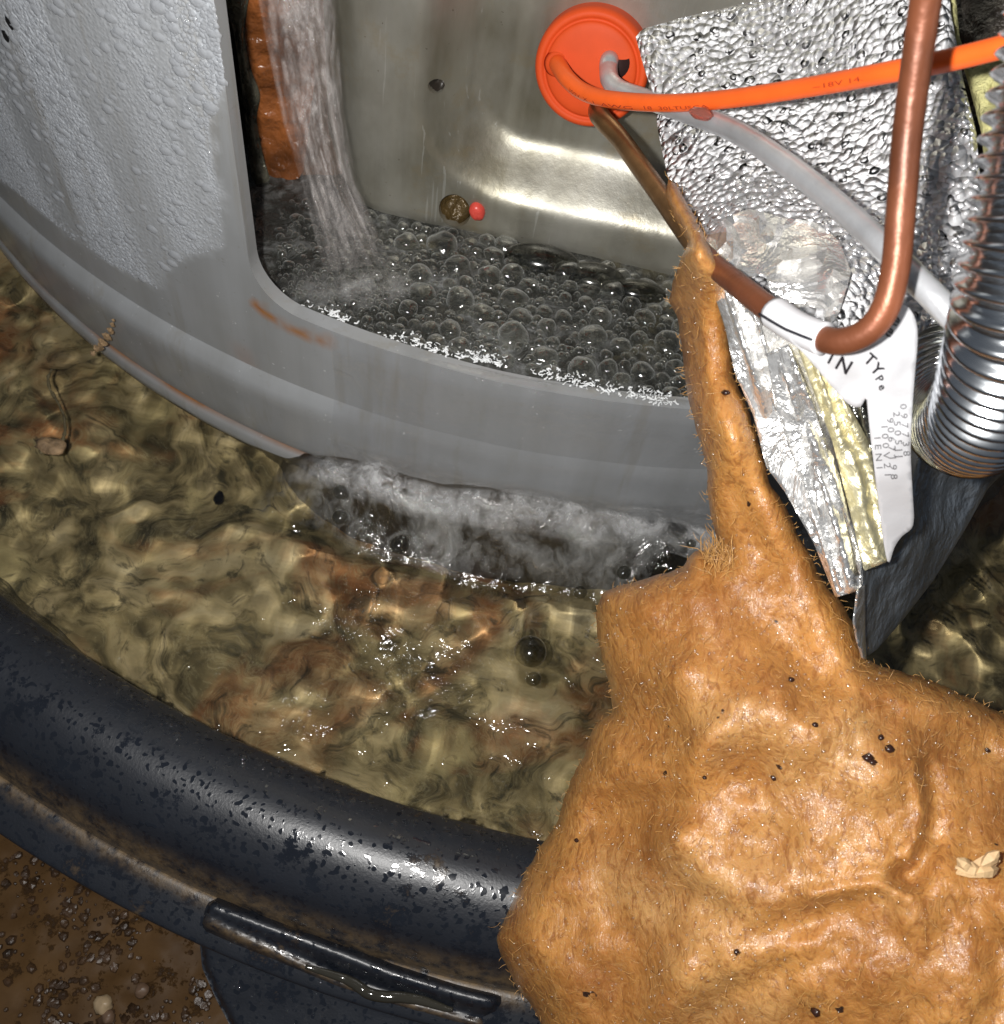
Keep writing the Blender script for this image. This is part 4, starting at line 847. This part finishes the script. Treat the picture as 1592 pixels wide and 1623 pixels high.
# loose wet fibres along the outline and on the face
parts = []
def fibre(p, dirv, ln, r=.0009):
    L = [p]; d_ = dirv/np.linalg.norm(dirv)
    for i in range(4): d_ = d_+RG.normal(0, .28, 3); d_ /= np.linalg.norm(d_); L.append(L[-1]+d_*ln/4)
    return sweep(np.array(L), [r, r, r*.9, r*.7, r*.3], 3, False)
e = segdist(PV, bl, True); rim = np.where((e < 4) & (PV[:, 0] < 1600) & (PV[:, 1] < 1640))[0]
cen = WV.mean(0)
for i in RG.choice(rim, 260):
    p = WV[i]; g = PV[i]-PV[np.argmin(((PV-PV[i])**2).sum(1)+1e6*(e < 22))]; out = g[0]*RT-g[1]*UP; parts.append(fibre(p-FW*.002, out/max(np.linalg.norm(out), 1e-6)*.8-FW*.3+RG.normal(0, .5, 3), rnd.uniform(.006, .018), .0006))
face = np.where((e > 10) & (PV[:, 0] < 1600) & (PV[:, 1] < 1640))[0]
for i in RG.choice(face, 2400): parts.append(fibre(WV[i]-FW*.002+RG.normal(0, .012, 1)*RT, RG.normal(0, 1, 1)*RT+RG.normal(0, 1, 1)*UP-FW*rnd.uniform(-.05, .08), rnd.uniform(.010, .032), rnd.uniform(.0003, .0005)))
tuft = np.where((np.hypot(PV[:, 0]-1140, PV[:, 1]-890) < 28))[0]
for i in RG.choice(tuft, 120): parts.append(fibre(WV[i], UP*1.+RG.normal(0, .5, 3)-FW*.4, rnd.uniform(.03, .07)))
V, F = join(parts); mk('loose_fibres', V, F, FIBRE, INS, kind='stuff')
# dark specks stuck to it
for (x, y, r) in [(1411, 1187, 6), (1376, 1200, 7), (1384, 1203, 5), (1224, 1232, 4), (1166, 1510, 5), (1295, 1605, 7), (912, 1330, 4), (1562, 1186, 4), (1290, 1148, 4), (1254, 1075, 4), (1118, 1232, 3), (1150, 622, 5), (1395, 1165, 4)]:
    i = np.argmin((PV[:, 0]-x)**2+(PV[:, 1]-y)**2); V, F = ball(WV[i]-FW*.004, r*1.8/FPX, (1.2, 1, .8), 8, 5, .5); mk('dark_speck', V, F, simple('speck', (.03, .012, .008), .25) if x == 1411 else bpy.data.materials['speck'], INS)
# wood splinter
i = np.argmin((PV[:, 0]-1555)**2+(PV[:, 1]-1375)**2); c = WV[i]-FW*.03
SP = thing('wood_splinter', 'pale torn wood splinter lying on the wet brown insulation', 'splinter', c)
parts = []
for k, (dx, dy, ln, an) in enumerate([(0, 0, 70, -.25), (-5, 8, 62, -.1), (8, -6, 55, -.4), (-15, 4, 45, .1), (12, 8, 40, -.2), (-22, -2, 30, .7), (18, -12, 36, -.7)]):
    a_ = math.cos(an), math.sin(an); q = [(1552+dx+a_[0]*ln*t_, 1373+dy+a_[1]*ln*t_) for t_ in (-.5, -.2, .1, .35, .5)]; dd_ = 1.60-.004*k
    X = at_d(q, c.dot(FW)-CAM.dot(FW)+.0-.004*k+.006*np.sin(np.arange(5)+k)); parts.append(sweep(X, [.002, .009, .011, .006, .001], 5))
V, F = join(parts); mk('splinter_body', V, F, WOOD, SP, flat=True)
# ================================================================== small litter
def chunk(pts, mat, name, label, cat, zf, r, wob=.4):
    X = zf(np.array(pts, float)); parts = [sweep(catmull(X, 5), r*(1+.45*RG.uniform(-1, 1, (len(X)-1)*5+1)), 8)]; V, F = join(parts); V = V+wob*r*np.stack([fbm(V, 45, 3, k_) for k_ in (1, 2, 3)], 1); return mk(name, V, F, mat, label=label, cat=cat)
parts = []
for k_, (x, y, r_) in enumerate([(147, 560, 8), (153, 551, 10), (161, 543, 11), (169, 534, 10), (175, 524, 8), (178, 514, 6), (160, 552, 7), (180, 507, 4)]):
    parts.append(ball(at_cyl([(x, y)], R+.045)[0], r_*1.7/FPX, (1, .7, 1.15), 10, 7, .75))
V, F = join(parts); mk('bark_crumb', V, F, HUSK, flat=True, label='tan crumb of bark stuck on the rust line at the jacket foot', cat='crumb')
chunk([(82, 585), (76, 600), (80, 618), (88, 632), (98, 650), (103, 668), (102, 688), (96, 702), (80, 712), (62, 718)], simple('dark_stem', (.10, .08, .04), .6, 0, 50, .8, .01, .5), 'curled_stem', 'thin curled brown stem floating on the pan water at the left', 'stem', lambda P: at_z(P, .02), .0045)
V, F = ball(at_z([(80, 708)], .03)[0], .036, (1.25, .8, .45), 16, 8, .4); mk('floating_crumb', V, F, HUSK, label='rough brown crumb floating at the end of the curled stem', cat='crumb')
V, F = ball(at_z([(352, 812)], -.28)[0], .022, (.9, 1.1, .6), 10, 6, .4); mk('blue_pebble', V, F, simple('dark_blue', (.01, .012, .05), .4), label='small dark blue fleck under the pan water', cat='fleck')
# pebbles and grit on the muddy floor
parts = []
for k in range(1500):
    p = (rnd.uniform(-20, 420), rnd.uniform(1190, 1660)); X = at_z([p], -.595)[0]
    if fbm(np.array([[X[0], X[1], 0]]), 9, 3, 5)[0] < .05 and rnd.random() < .8: continue
    parts.append(ball(X+np.array([0, 0, .002]), rnd.choice([.004, .005, .006, .008, .013]), (1, 1, .8), 6, 4, .6))
V, F = join(parts); mk('grit', V, F, STONE, flat=True, kind='stuff', label='loose wet grit scattered over the brown floor', cat='grit')
for (x, y, r, lb) in [(165, 1593, 13, 'pale round pebble on the brown floor near the bottom edge'), (98, 1395, 0, ''), (395, 1610, 0, ''), (172, 1612, 9, 'small tan pebble below the pale one on the brown floor'), (225, 1570, 10, 'dark brown pebble right of the pale one on the floor')]:
    if r: V, F = ball(at_z([(x, y)], -.585)[0], r*2.9/FPX, (1, 1.1, .75), 12, 8, .35); mk('pebble', V, F, simple('pebble_'+str(x), (.30, .22, .13) if r > 8.5 and x < 170 else (.13, .08, .05), .45), label=lb, cat='pebble')
